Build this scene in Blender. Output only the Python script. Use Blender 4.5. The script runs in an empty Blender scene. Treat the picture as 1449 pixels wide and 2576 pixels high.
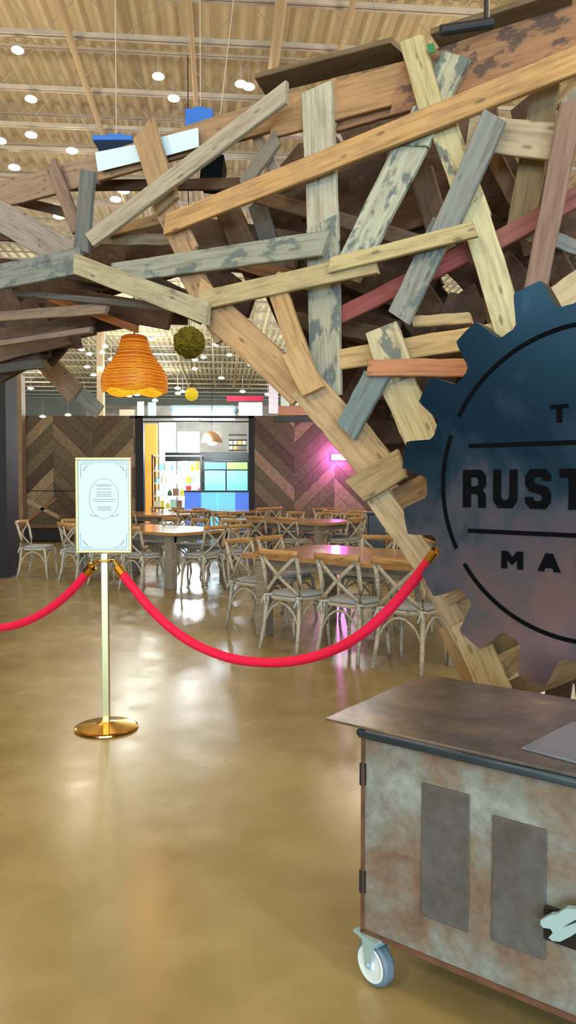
import bpy, bmesh, math, random
from mathutils import Vector, Matrix

R = random.Random(7)
scn = bpy.context.scene
C = scn.collection
F = 1900.0
CX, CY = 724.5, 1288.0
TH = math.atan(73.0 / F)
CAM = Vector((0, 0, 1.45))
FW = Vector((0, math.cos(TH), -math.sin(TH)))
UP = Vector((0, math.sin(TH), math.cos(TH)))


def ray(px, py):
    return FW + Vector((1, 0, 0)) * ((px - CX) / F) + UP * (-(py - CY) / F)


def at_y(px, py, Y):
    d = ray(px, py)
    return CAM + d * (Y / d.y)


def at_z(px, py, z):
    d = ray(px, py)
    return CAM + d * ((z - CAM.z) / d.z)


def on_pl(px, py, n, c):
    d = ray(px, py)
    return CAM + d * ((c - n.dot(CAM)) / n.dot(d))


# ------------------------------------------------------------------ camera
cd = bpy.data.cameras.new('camera')
cam = bpy.data.objects.new('camera', cd)
C.objects.link(cam)
cd.sensor_fit = 'VERTICAL'
cd.sensor_height = 36
cd.sensor_width = 36
cd.lens = 36 * F / 2576
cd.clip_end = 300
cam.location = CAM
cam.rotation_euler = (math.pi / 2 - TH, 0, 0)
scn.camera = cam
scn.view_settings.view_transform = 'Standard'
scn.view_settings.look = 'None'
scn.view_settings.gamma = 1
scn.view_settings.exposure = 0.45
scn.cycles.max_bounces = 3
scn.cycles.diffuse_bounces = 2
scn.cycles.glossy_bounces = 2
scn.cycles.use_adaptive_sampling = True
scn.cycles.adaptive_threshold = 0.06
scn.cycles.caustics_reflective = False
scn.cycles.caustics_refractive = False
scn.cycles.sample_clamp_indirect = 4


# --------------------------------------------------------------- materials
def lin(c):
    r = []
    for v in c[:3]:
        v = v / 255.0
        r.append(v / 12.92 if v <= 0.04045 else ((v + 0.055) / 1.055) ** 2.4)
    return (*r, 1)


def newmat(name):
    m = bpy.data.materials.new(name)
    m.use_nodes = True
    nt = m.node_tree
    b = nt.nodes['Principled BSDF']
    return m, nt, b


def N(nt, t, **kw):
    n = nt.nodes.new(t)
    for k, v in kw.items():
        if k in n.inputs.keys():
            n.inputs[k].default_value = v
        else:
            setattr(n, k, v)
    return n


def ramp(nt, src, stops, interp='LINEAR'):
    r = nt.nodes.new('ShaderNodeValToRGB')
    r.color_ramp.interpolation = interp
    e = r.color_ramp.elements
    while len(e) < len(stops):
        e.new(0.5)
    for i, (p, c) in enumerate(stops):
        e[i].position = p
        e[i].color = c if len(c) == 4 else (*c, 1)
    nt.links.new(src, r.inputs[0])
    return r


def mixc(nt, fac, a, b, mode='MIX'):
    m = nt.nodes.new('ShaderNodeMix')
    m.data_type = 'RGBA'
    m.blend_type = mode
    for i, v in ((0, fac), (6, a), (7, b)):
        if hasattr(v, 'links') or isinstance(v, bpy.types.NodeSocket):
            nt.links.new(v, m.inputs[i])
        else:
            m.inputs[i].default_value = v
    return m.outputs[2]


def coords(nt, scale=(1, 1, 1), kind='Object', rnd=False):
    tc = nt.nodes.new('ShaderNodeTexCoord')
    mp = nt.nodes.new('ShaderNodeMapping')
    mp.inputs['Scale'].default_value = scale
    nt.links.new(tc.outputs[kind], mp.inputs['Vector'])
    if rnd:
        oi = nt.nodes.new('ShaderNodeObjectInfo')
        mu = N(nt, 'ShaderNodeMath', operation='MULTIPLY')
        mu.inputs[1].default_value = 40
        nt.links.new(oi.outputs['Random'], mu.inputs[0])
        cb = nt.nodes.new('ShaderNodeCombineXYZ')
        for i in range(3):
            nt.links.new(mu.outputs[0], cb.inputs[i])
        nt.links.new(cb.outputs[0], mp.inputs['Location'])
    return mp.outputs[0]


def flat(name, col, rough=0.6, metal=0.0, emit=None, es=0.0, noise=0.0, nscale=8, spec=None, coat=0, trans=0, bump=0):
    m, nt, b = newmat(name)
    b.inputs['Base Color'].default_value = lin(col)
    b.inputs['Roughness'].default_value = rough
    b.inputs['Metallic'].default_value = metal
    if coat:
        b.inputs['Coat Weight'].default_value = coat
        b.inputs['Coat Roughness'].default_value = 0.1
    if emit:
        b.inputs['Emission Color'].default_value = lin(emit)
        b.inputs['Emission Strength'].default_value = es
    if trans:
        b.inputs['Transmission Weight'].default_value = trans
    if noise or bump:
        v = coords(nt)
        n = N(nt, 'ShaderNodeTexNoise', Scale=nscale, Detail=4.0)
        nt.links.new(v, n.inputs['Vector'])
        if noise:
            c = lin(col)
            lo = tuple(x * (1 - noise) for x in c[:3]) + (1,)
            hi = tuple(min(1, x * (1 + noise)) for x in c[:3]) + (1,)
            r = ramp(nt, n.outputs[0], [(0.3, lo), (0.7, hi)])
            nt.links.new(r.outputs[0], b.inputs['Base Color'])
        if bump:
            bp = N(nt, 'ShaderNodeBump', Strength=bump, Distance=0.01)
            nt.links.new(n.outputs[0], bp.inputs['Height'])
            nt.links.new(bp.outputs[0], b.inputs['Normal'])
    return m


def wood(name, mottled=0.0, rough=0.72, tint=None, stain=None):
    """weathered board: grain along local X, hue from the object's own colour"""
    m, nt, b = newmat(name)
    L = nt.links.new
    v = coords(nt, (1.6, 22, 22), rnd=True)
    g = N(nt, 'ShaderNodeTexNoise', Scale=2.2, Detail=4.0, Roughness=0.6)
    L(v, g.inputs['Vector'])
    gr = ramp(nt, g.outputs[0], [(0.3, (0.62, 0.58, 0.53)), (0.52, (1, 1, 1)), (0.75, (1.14, 1.12, 1.08))])
    if tint:
        base = nt.nodes.new('ShaderNodeRGB')
        base.outputs[0].default_value = lin(tint)
        bs = base.outputs[0]
    else:
        bs = nt.nodes.new('ShaderNodeObjectInfo').outputs['Color']
    c = mixc(nt, 1.0, bs, gr.outputs[0], 'MULTIPLY')
    v2 = coords(nt, (2.2, 4, 4) if mottled else (2.2, 5, 5), rnd=True)
    n2 = N(nt, 'ShaderNodeTexNoise', Scale=3.0 if mottled else 2.4, Detail=4.0, Roughness=0.62)
    L(v2, n2.inputs['Vector'])
    p = ramp(nt, n2.outputs[0], [(0.52, (0, 0, 0)), (0.59, (1, 1, 1))] if mottled else [(0.50, (0, 0, 0)), (0.62, (1, 1, 1))])
    mu = N(nt, 'ShaderNodeMath', operation='MULTIPLY')
    mu.inputs[1].default_value = 0.25 + mottled * 0.6
    L(p.outputs[0], mu.inputs[0])
    c = mixc(nt, mu.outputs[0], c, (stain or lin((84, 98, 102))) if mottled else lin((120, 100, 80)))
    # nail marks and knots
    v3 = coords(nt, (5, 14, 14), rnd=True)
    vo = N(nt, 'ShaderNodeTexVoronoi', Scale=1.0)
    L(v3, vo.inputs['Vector'])
    k = ramp(nt, vo.outputs['Distance'], [(0.09, (1, 1, 1)), (0.16, (0, 0, 0))])
    mk = N(nt, 'ShaderNodeMath', operation='MULTIPLY')
    mk.inputs[1].default_value = 0.55
    L(k.outputs[0], mk.inputs[0])
    c = mixc(nt, mk.outputs[0], c, lin((60, 48, 38)))
    L(c, b.inputs['Base Color'])
    b.inputs['Roughness'].default_value = rough
    bp = N(nt, 'ShaderNodeBump', Strength=0.35, Distance=0.004)
    L(g.outputs[0], bp.inputs['Height'])
    L(bp.outputs[0], b.inputs['Normal'])
    return m


M = {}
M['wood'] = wood('weathered board wood')
M['stained'] = wood('dark stained brown board', mottled=1.1, stain=lin((78, 62, 58)))
M['mottled'] = wood('mottled board wood', mottled=1.0)
M['chair'] = wood('whitewashed chair wood', tint=(204, 198, 182), rough=0.55)
M['rail'] = wood('honey chair rail wood', tint=(205, 160, 104), rough=0.45)
M['tabletop'] = wood('honey table wood', tint=(196, 154, 104), rough=0.12)
M['tableleg'] = wood('grey table leg wood', tint=(160, 152, 140), rough=0.5)
M['cushion'] = flat('pale blue grey cushion cloth', (168, 176, 184), 0.9, noise=0.12, nscale=30, bump=0.3)
M['tie'] = flat('white cushion tie cloth', (205, 208, 205), 0.9)
M['brass'] = flat('polished brass', (232, 184, 84), 0.16, 1.0)
M['pole'] = flat('satin pale brass', (206, 204, 158), 0.28, 0.85)
M['paper'] = flat('white printed sheet', (204, 230, 248), 0.5, noise=0.02)
M['ink'] = flat('grey print', (128, 138, 146), 0.7)
M['note'] = flat('pale blue sheet', (196, 224, 244), 0.6, noise=0.03, nscale=6)
M['blue'] = flat('blue painted board', (28, 104, 200), 0.5, noise=0.1)
M['dark'] = flat('black painted metal', (20, 22, 26), 0.4, noise=0.2)
M['navy'] = flat('dark navy painted metal', (8, 16, 28), 0.6, noise=0.15)
M['letter'] = flat('near black cut lettering', (2, 4, 8), 0.9)
M['letter'].node_tree.nodes['Principled BSDF'].inputs['Specular IOR Level'].default_value = 0.1
M['steel'] = flat('bright zinc steel', (186, 226, 246), 0.3, 0.55)
M['tyre'] = flat('blue grey caster rubber', (98, 122, 140), 0.55, noise=0.1)
M['hub'] = flat('pale caster hub', (222, 236, 240), 0.35, noise=0.05)
M['white'] = flat('white panel', (215, 218, 215), 0.6, noise=0.05)
M['joist'] = flat('pale painted joist steel', (196, 184, 168), 0.4, 0.1, noise=0.08)
M['darkwood'] = wood('dark stained wood', tint=(78, 60, 46))
M['green'] = flat('green tape', (40, 120, 70), 0.6)

# velvet rope
m, nt, b = newmat('crimson velvet')
b.inputs['Base Color'].default_value = lin((232, 0, 66))
b.inputs['Roughness'].default_value = 0.75
b.inputs['Sheen Weight'].default_value = 0.5
b.inputs['Sheen Tint'].default_value = lin((255, 60, 110))
v = coords(nt, (1, 1, 1))
n = N(nt, 'ShaderNodeTexNoise', Scale=140.0, Detail=3.0)
nt.links.new(v, n.inputs['Vector'])
bp = N(nt, 'ShaderNodeBump', Strength=0.25, Distance=0.003)
nt.links.new(n.outputs[0], bp.inputs['Height'])
nt.links.new(bp.outputs[0], b.inputs['Normal'])
M['velvet'] = m

# floor: stained polished concrete
m, nt, b = newmat('polished stained concrete')
L = nt.links.new
v = coords(nt)
n1 = N(nt, 'ShaderNodeTexNoise', Scale=0.55, Detail=4.0, Roughness=0.55, Distortion=0.6)
n2 = N(nt, 'ShaderNodeTexNoise', Scale=4.0, Detail=3.0, Roughness=0.5)
n3 = N(nt, 'ShaderNodeTexNoise', Scale=26.0, Detail=4.0)
for q in (n1, n2, n3):
    L(v, q.inputs['Vector'])
r1 = ramp(nt, n1.outputs[0], [(0.25, lin((136, 118, 76))), (0.5, lin((160, 143, 98))), (0.70, lin((174, 160, 118)))])
r2 = ramp(nt, n2.outputs[0], [(0.25, (0.86, 0.85, 0.82)), (0.75, (1.08, 1.08, 1.07))])
c = mixc(nt, 1.0, r1.outputs[0], r2.outputs[0], 'MULTIPLY')
L(c, b.inputs['Base Color'])
r3 = ramp(nt, n2.outputs[0], [(0.3, (0.2, 0.2, 0.2)), (0.7, (0.3, 0.3, 0.3))])
L(r3.outputs[0], b.inputs['Roughness'])
b.inputs['Specular IOR Level'].default_value = 0.45
bp = N(nt, 'ShaderNodeBump', Strength=0.03, Distance=0.01)
L(n2.outputs[0], bp.inputs['Height'])
L(bp.outputs[0], b.inputs['Normal'])
M['floor'] = m

# corrugated deck paint
m, nt, b = newmat('warm painted metal deck')
L = nt.links.new
v = coords(nt, (1.0, 0.12, 1))
n1 = N(nt, 'ShaderNodeTexNoise', Scale=1.5, Detail=4.0)
L(v, n1.inputs['Vector'])
r1 = ramp(nt, n1.outputs[0], [(0.3, lin((208, 190, 150))), (0.7, lin((228, 210, 170)))])
L(r1.outputs[0], b.inputs['Base Color'])
b.inputs['Roughness'].default_value = 0.6
M['deck'] = m


def rust(name, cols, rough=(0.35, 0.6), metal=0.5, sc=3.0):
    m, nt, b = newmat(name)
    L = nt.links.new
    v = coords(nt)
    a = N(nt, 'ShaderNodeTexNoise', Scale=sc, Detail=4.0, Roughness=0.62, Distortion=0.4)
    L(v, a.inputs['Vector'])
    c1 = ramp(nt, a.outputs[0], [(0.28, lin(cols[0])), (0.45, lin(cols[1])), (0.58, lin(cols[2])), (0.72, lin(cols[3]))])
    v2 = coords(nt, (1, 1, 1))
    d = N(nt, 'ShaderNodeTexNoise', Scale=sc * 9, Detail=4.0, Roughness=0.7)
    L(v2, d.inputs['Vector'])
    r2 = ramp(nt, d.outputs[0], [(0.3, (0.8, 0.78, 0.76)), (0.7, (1.15, 1.15, 1.15))])
    c = mixc(nt, 1.0, c1.outputs[0], r2.outputs[0], 'MULTIPLY')
    L(c, b.inputs['Base Color'])
    rr = ramp(nt, a.outputs[0], [(0.3, (rough[1],) * 3), (0.7, (rough[0],) * 3)])
    L(rr.outputs[0], b.inputs['Roughness'])
    b.inputs['Metallic'].default_value = metal
    bp = N(nt, 'ShaderNodeBump', Strength=0.15, Distance=0.004)
    L(d.outputs[0], bp.inputs['Height'])
    L(bp.outputs[0], b.inputs['Normal'])
    return m


M['cartside'] = rust('weathered zinc sheet', [(104, 72, 56), (126, 112, 98), (132, 138, 134), (160, 166, 162)], (0.5, 0.75), 0.2, 4.5)
M['cartinset'] = rust('dull grey sheet', [(84, 76, 72), (90, 90, 90), (96, 98, 98), (104, 100, 98)], (0.5, 0.75), 0.25)
M['carttop'] = rust('oily dark steel sheet', [(86, 90, 98), (118, 114, 112), (150, 138, 124), (188, 168, 138)], (0.24, 0.42), 0.7, 2.6)
M['cartlip'] = flat('blue grey rolled steel', (72, 92, 110), 0.35, 0.6, noise=0.15)
m, nt, b = newmat('blued steel with mauve tint and painted reflection')
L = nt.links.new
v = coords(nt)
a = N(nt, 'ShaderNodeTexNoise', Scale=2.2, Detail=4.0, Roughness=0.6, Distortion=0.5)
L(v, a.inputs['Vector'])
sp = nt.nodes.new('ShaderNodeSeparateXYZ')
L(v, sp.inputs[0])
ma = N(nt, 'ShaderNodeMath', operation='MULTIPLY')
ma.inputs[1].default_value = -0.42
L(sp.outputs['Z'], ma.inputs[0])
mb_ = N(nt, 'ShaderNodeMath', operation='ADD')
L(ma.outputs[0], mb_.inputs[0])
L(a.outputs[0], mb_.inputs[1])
c1 = ramp(nt, mb_.outputs[0], [(0.36, lin((26, 58, 86))), (0.50, lin((54, 84, 112))), (0.62, lin((112, 120, 148))), (0.80, lin((150, 134, 152)))])  # mauve patches by noise; lower half lightened to paint in the floor's reflection
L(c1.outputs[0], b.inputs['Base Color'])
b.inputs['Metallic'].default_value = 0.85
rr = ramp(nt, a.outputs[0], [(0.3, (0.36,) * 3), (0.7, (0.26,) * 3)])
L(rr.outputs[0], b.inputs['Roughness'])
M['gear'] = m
M['rustedge'] = flat('brown rusty edge', (104, 72, 54), 0.7, 0.2, noise=0.3, nscale=14)


# chevron wall
def chevron(name, phase, inv):
    m, nt, b = newmat(name)
    L = nt.links.new
    tc = nt.nodes.new('ShaderNodeTexCoord')
    sp = nt.nodes.new('ShaderNodeSeparateXYZ')
    L(tc.outputs['Object'], sp.inputs[0])

    def math_(op, a, bb=None):
        q = nt.nodes.new('ShaderNodeMath')
        q.operation = op
        for i, s in enumerate((a, bb)):
            if s is None:
                continue
            if isinstance(s, (int, float)):
                q.inputs[i].default_value = s
            else:
                L(s, q.inputs[i])
        return q.outputs[0]
    x = math_('ADD', sp.outputs['X'], phase)
    xx = math_('DIVIDE', x, 1.08)
    pp = math_('PINGPONG', xx, 1.0)
    t = math_('MULTIPLY', pp, 1.08 * inv)
    z = math_('ADD', sp.outputs['Z'], t)
    idx = math_('FLOOR', math_('DIVIDE', z, 0.40))
    col = math_('FLOOR', xx)
    fr = math_('FRACT', math_('DIVIDE', z, 0.40))
    cb = nt.nodes.new('ShaderNodeCombineXYZ')
    L(idx, cb.inputs[0])
    L(col, cb.inputs[1])
    wn = nt.nodes.new('ShaderNodeTexWhiteNoise')
    wn.noise_dimensions = '2D'
    L(cb.outputs[0], wn.inputs['Vector'])
    c1 = ramp(nt, wn.outputs['Value'], [(0.0, lin((76, 60, 50))), (0.3, lin((100, 84, 68))), (0.55, lin((98, 92, 70))), (0.75, lin((138, 118, 96))), (1.0, lin((166, 146, 118)))])
    v = coords(nt, (3, 3, 3))
    n1 = N(nt, 'ShaderNodeTexNoise', Scale=3.0, Detail=4.0)
    L(v, n1.inputs['Vector'])
    r2 = ramp(nt, n1.outputs[0], [(0.3, (0.75, 0.75, 0.75)), (0.7, (1.2, 1.2, 1.2))])
    c = mixc(nt, 1.0, c1.outputs[0], r2.outputs[0], 'MULTIPLY')
    gap = ramp(nt, fr, [(0.0, (0.35, 0.35, 0.35)), (0.06, (1, 1, 1)), (0.95, (1, 1, 1)), (1.0, (0.35, 0.35, 0.35))])
    c = mixc(nt, 1.0, c, gap.outputs[0], 'MULTIPLY')
    L(c, b.inputs['Base Color'])
    b.inputs['Roughness'].default_value = 0.6
    return m


def emis(name, col, s):
    return flat(name, col, 0.5, emit=col, es=s)


M['lampglow'] = emis('warm lamp glow', (255, 232, 196), 14)
M['coolglow'] = emis('cool lit panel', (226, 244, 255), 3.2)
M['pink'] = emis('magenta neon glow', (255, 70, 240), 30)
M['bulb'] = emis('bulb glow', (255, 214, 140), 16)
M['cyanglass'] = emis('lit cooler interior', (110, 190, 215), 0.8)
M['cyan2'] = emis('lit cooler shelf goods', (120, 200, 190), 0.55)
M['orangeglow'] = emis('orange wall panel with painted glow', (230, 140, 60), 0.8)
M['violet'] = emis('violet blue lit front', (80, 120, 220), 0.7)


# rattan pendant
m, nt, b = newmat('woven orange rattan')
L = nt.links.new
v = coords(nt, (1, 1, 1))
w = N(nt, 'ShaderNodeTexWave', Scale=34.0, Distortion=1.2, bands_direction='Z')
L(v, w.inputs['Vector'])
r = ramp(nt, w.outputs['Fac'], [(0.2, lin((120, 52, 4))), (0.55, lin((214, 120, 12))), (0.9, lin((250, 170, 40)))])
L(r.outputs[0], b.inputs['Base Color'])
L(r.outputs[0], b.inputs['Emission Color'])
b.inputs['Emission Strength'].default_value = 0.6
b.inputs['Roughness'].default_value = 0.6
M['rattan'] = m


# -------------------------------------------------------------- mesh tools
def link(name, bm, mat, parent=None, smooth=False):
    me = bpy.data.meshes.new(name)
    bmesh.ops.recalc_face_normals(bm, faces=bm.faces)
    bm.to_mesh(me)
    bm.free()
    if smooth:
        for p in me.polygons:
            p.use_smooth = True
    o = bpy.data.objects.new(name, me)
    C.objects.link(o)
    if mat:
        me.materials.append(M[mat] if isinstance(mat, str) else mat)
    if parent:
        o.parent = parent
    return o


def thing(name, label, cat, loc=(0, 0, 0), rz=0, group=None):
    o = bpy.data.objects.new(name, None)
    C.objects.link(o)
    o.location = loc
    o.rotation_euler = (0, 0, rz)
    o.empty_display_size = 0.1
    return tag(o, label, cat, group)


def tag(o, label, cat, group=None):
    o['label'] = label
    o['category'] = cat
    if group:
        o['group'] = group
    return o


def struct(name, bm, mat, parent=None):
    o = link(name, bm, mat, parent)
    if not parent:
        o['kind'] = 'structure'
    return o


def box(bm, lo, hi, mat=None, bevel=0.0):
    lo, hi = Vector(lo), Vector(hi)
    c = (lo + hi) / 2
    s = hi - lo
    mt = Matrix.Translation(c) @ Matrix.Diagonal((*s, 1))
    if mat is not None:
        mt = mat @ mt
    g = bmesh.ops.create_cube(bm, size=1, matrix=mt)
    if bevel:
        es = {e for v in g['verts'] for e in v.link_edges}
        bmesh.ops.bevel(bm, geom=list(es), offset=bevel, segments=2, affect='EDGES', profile=0.5)


def nb():
    return bmesh.new()


def tube(bm, pts, rad, seg=10, cap=True, flatz=1.0, up=Vector((0, 0, 1))):
    """sweep; rad is a number or list, section may be flattened"""
    pts = [Vector(p) for p in pts]
    n = len(pts)
    rr = rad if isinstance(rad, (list, tuple)) else [rad] * n
    rings = []
    for i, p in enumerate(pts):
        t = (pts[min(i + 1, n - 1)] - pts[max(i - 1, 0)]).normalized()
        a = t.cross(up)
        if a.length < 1e-3:
            a = t.cross(Vector((1, 0, 0)))
        a.normalize()
        b2 = a.cross(t).normalized()
        ring = []
        for k in range(seg):
            an = 2 * math.pi * (k + 0.5) / seg
            ring.append(bm.verts.new(p + a * math.cos(an) * rr[i] + b2 * math.sin(an) * rr[i] * flatz))
        rings.append(ring)
    for i in range(n - 1):
        for k in range(seg):
            bm.faces.new((rings[i][k], rings[i][(k + 1) % seg], rings[i + 1][(k + 1) % seg], rings[i + 1][k]))
    if cap:
        bm.faces.new(rings[0][::-1])
        bm.faces.new(rings[-1])


def lathe(bm, prof, seg=32, loc=(0, 0, 0)):
    loc = Vector(loc)
    rings = []
    for r, z in prof:
        if r < 1e-5:
            rings.append([bm.verts.new(loc + Vector((0, 0, z)))])
        else:
            rings.append([bm.verts.new(loc + Vector((r * math.cos(2 * math.pi * k / seg), r * math.sin(2 * math.pi * k / seg), z))) for k in range(seg)])
    for a, b2 in zip(rings, rings[1:]):
        for k in range(seg):
            k2 = (k + 1) % seg
            if len(a) == 1 and len(b2) == 1:
                continue
            if len(a) == 1:
                bm.faces.new((a[0], b2[k2], b2[k]))
            elif len(b2) == 1:
                bm.faces.new((a[k], a[k2], b2[0]))
            else:
                bm.faces.new((a[k], a[k2], b2[k2], b2[k]))


def prism(bm, poly, y0, y1, mat=None):
    """poly in XZ, extruded along Y"""
    mt = mat or Matrix.Identity(4)
    a = [bm.verts.new(mt @ Vector((x, y0, z))) for x, z in poly]
    b2 = [bm.verts.new(mt @ Vector((x, y1, z))) for x, z in poly]
    bm.faces.new(a)
    bm.faces.new(b2[::-1])
    for i in range(len(poly)):
        j = (i + 1) % len(poly)
        bm.faces.new((a[i], b2[i], b2[j], a[j]))


def copy_tree(o, parent=None):
    c = o.copy()
    C.objects.link(c)
    if parent:
        c.parent = parent
    for ch in [q for q in bpy.data.objects if q.parent == o]:
        copy_tree(ch, c)
    return c


def kids(root):
    return [q for q in bpy.data.objects if q.parent == root]


def dup(root, children):
    c = root.copy()
    C.objects.link(c)
    for ch, subs in children:
        d = ch.copy()
        C.objects.link(d)
        d.parent = c
        for s in subs:
            e = s.copy()
            C.objects.link(e)
            e.parent = d
    return c


# ------------------------------------------------------------------- shell
BA = math.radians(5.0)           # the building is turned a little to the left
ROT = Matrix.Rotation(BA, 4, 'Z')
CZ = 7.5
bm = nb()
box(bm, (-22, -14, -0.2), (22, 50, 0))
o = struct('floor', bm, 'floor')
o.rotation_euler.z = BA
# corrugated deck
bm = nb()
pitch = 0.235
x = -22.0
vs0, vs1 = [], []
while x < 22:
    for dx, z in ((0, 0), (0.05, 0.075), (0.13, 0.075), (0.18, 0)):
        vs0.append(bm.verts.new((x + dx, -14, CZ + z)))
        vs1.append(bm.verts.new((x + dx, 50, CZ + z)))
    x += pitch
for i in range(len(vs0) - 1):
    bm.faces.new((vs0[i], vs0[i + 1], vs1[i + 1], vs1[i]))
o = struct('ceiling', bm, 'deck')
o.rotation_euler.z = BA
bm = nb()
box(bm, (-22, 50, 0), (22, 50.3, CZ + 0.2))
o = struct('wall_back', bm, flat('far wall paint', (150, 156, 150), .7, noise=.15, nscale=1))
o.rotation_euler.z = BA
for nm, x0, x1 in (('wall_left', -22.3, -22), ('wall_right', 22, 22.3)):
    bm = nb()
    box(bm, (x0, -14, 0), (x1, 50, CZ + 0.2))
    o = struct(nm, bm, flat(nm, (56, 58, 68) if nm == 'wall_left' else (96, 88, 80), 0.7, noise=0.1, nscale=2))
    o.rotation_euler.z = BA
# entrance wall behind the camera with its glazing opening
bm = nb()
box(bm, (-22, -14.3, 0), (-7, -14, CZ + 0.2))
box(bm, (7, -14.3, 0), (22, -14, CZ + 0.2))
box(bm, (-7, -14.3, 4.2), (7, -14, CZ + 0.2))
o = struct('wall_front', bm, flat('entrance wall', (60, 58, 60), 0.7))
o.rotation_euler.z = BA
bm = nb()
for i in range(8):
    xx = -7 + 2 * i
    box(bm, (xx - 0.04, -14.25, 0), (xx + 0.04, -14.1, 4.2))
box(bm, (-7, -14.25, 2.4), (7, -14.1, 2.48))
struct('window_1', bm, 'dark').rotation_euler.z = BA

# open web joists
Dj = [5.2, 6.3, 7.4, 8.5, 9.33, 10.6, 11.67, 12.5, 13.6]
d = 14.8
while d < 49:
    Dj.append(d)
    d += 1.25
    if d > 27:
        d += 0.6
bm = nb()
x0, x1 = -20, 20
for s in (-0.03, 0.03):
    box(bm, (x0, s - 0.018, -0.03), (x1, s + 0.018, 0.02))
    box(bm, (x0, s - 0.01, 0.54), (x1, s + 0.01, 0.56))
i = 0
xx = x0
while xx < x1 - 0.01:
    za, zb = (0.0, 0.54) if i % 2 == 0 else (0.54, 0.0)
    tube(bm, [(xx, 0, za), (xx + 0.5, 0, zb)], 0.006, 4)
    xx += 0.5
    i += 1
jo = None
for i, D in enumerate(Dj):
    if jo is None:
        jo = link('ceiling_joist', bm, 'joist')
        jo['kind'] = 'structure'
        q = jo
    else:
        q = jo.copy()
        C.objects.link(q)
    xl = (0 - CX) / F * D
    q.location = (xl * 0 - math.sin(BA) * 0, D + 0.12 * abs(0) - math.tan(BA) * xl, CZ - 0.6)
    q.rotation_euler.z = BA
# long tan girder / pipe runs that follow the deck flutes
for px0, py0, wz in ((708, 0, 0.10), (890, 0, 0.05), (150, 20, 0.06), (480, 60, 0.05)):
    p = at_z(px0, py0, 6.75)
    bm = nb()
    tube(bm, [(0, -9, 0), (0, 34, 0)], wz * .7, 8)
    o = link('ceiling_pipe', bm, flat('tan conduit', (205, 178, 132), 0.5))
    o['kind'] = 'structure'
    o.location = p
    o.rotation_euler.z = BA

# ------------------------------------------------------------ ceiling lamps
bm = nb()
lathe(bm, [(0.0, 0.02), (0.07, 0.02), (0.085, 0.03), (0.06, 0.08), (0.03, 0.1), (0.0, 0.1)], 20)
house = link('housing', bm, 'white')
bm = nb()
lathe(bm, [(0.0, -0.05), (0.05, -0.045), (0.085, -0.02), (0.09, 0.01), (0.07, 0.028), (0.0, 0.03)], 20)
lens = link('diffuser', bm, 'lampglow', house)
lens.parent = None
bm = nb()
tube(bm, [(0, 0, 0.1), (0, 0, 0.8)], 0.005, 6)
rod = link('rod', bm, 'joist')
root = thing('ceiling_spotlight', '', 'ceiling light')
for q in (house, lens, rod):
    q.parent = root
SPOT = [(root, [(house, []), (lens, []), (rod, [])])]
near = [(44, 127), (398, 193), (606, 212), (626, 219), (78, 250), (437, 248), (859, 151), (78, 340), (181, 380), (36, 422), (311, 481), (291, 502), (148, 545), (1, 355), (693, 598), (912, 727), (1226, 769)]
nearl = ['glowing ceiling spotlight at far top left under the second joist',
         'glowing ceiling spotlight alone above the blue hanging box, upper of two',
         'left one of two touching ceiling spotlights right of the blue hanging box',
         'right one of two touching ceiling spotlights right of the blue hanging box',
         'glowing ceiling spotlight on the third joist near the left edge',
         'glowing ceiling spotlight just above and left of the blue hanging box',
         'glowing ceiling spotlight near the top rim of the board archway, centre right',
         'glowing ceiling spotlight below the third joist near left edge, left of the blue strip',
         'glowing ceiling spotlight left of the left pale sheet on the archway',
         'glowing ceiling spotlight just above the mauve board at the left edge',
         'upper one of two ceiling spotlights between the left boards of the archway',
         'lower one of two ceiling spotlights between the left boards of the archway',
         'glowing spotlight seen in the gap above the grey board crossing at left',
         'ceiling spotlight cut by the left edge of the picture',
         'spotlight seen just above the stained grey board in the middle of the archway',
         'spotlight seen through the gap above the left end of the red board',
         'spotlight seen through the gap left of the top gear tooth']
far = [(104, 936), (50, 981), (77, 977), (206, 880), (224, 891), (264, 872), (257, 887), (280, 904), (219, 923), (252, 925), (235, 943), (380, 853), (572, 856), (543, 867), (107, 1048), (171, 1044), (212, 1000), (630, 918), (512, 899), (577, 893), (447, 977), (448, 990), (482, 993), (557, 951), (490, 905), (490, 928), (673, 992), (325, 996), (345, 993), (390, 1008), (460, 985), (610, 985), (862, 984), (468, 836)]
far.sort()
ords = ['first', 'second', 'third', 'fourth', 'fifth', 'sixth', 'seventh', 'eighth', 'ninth', 'tenth', 'eleventh', 'twelfth', 'thirteenth', 'fourteenth', 'fifteenth', 'sixteenth', 'seventeenth', 'eighteenth', 'nineteenth', 'twentieth']
n = len(far)
first = True
lamps = []
for i, (px, py) in enumerate(near + far):
    isn = i < len(near)
    if isn:
        p = at_z(px, py, 6.72)
        sc = p.y / 10 * 0.9 + 0.2
        lab = nearl[i]
    else:
        j = i - len(near)
        dd = 15.0 if py > 1020 else (22 + (py - 850) / 150 * 10)
        p = at_y(px, py, dd)
        sc = dd / 22 * 1.25
        lab = 'small glowing spotlight seen through the archway, %s from the %s' % ((ords[j], 'left') if j < n / 2 else (ords[n - 1 - j], 'right'))
    if first:
        q = root
        first = False
    else:
        q = dup(root, SPOT[0][1])
    q.location = p
    sc *= 0.78
    q.scale = (sc, sc, sc * 0.6)
    tag(q, lab, 'ceiling light', 'ceiling spotlights' if isn else 'spotlights seen through the archway')
    lamps.append((p, sc, isn))


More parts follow.
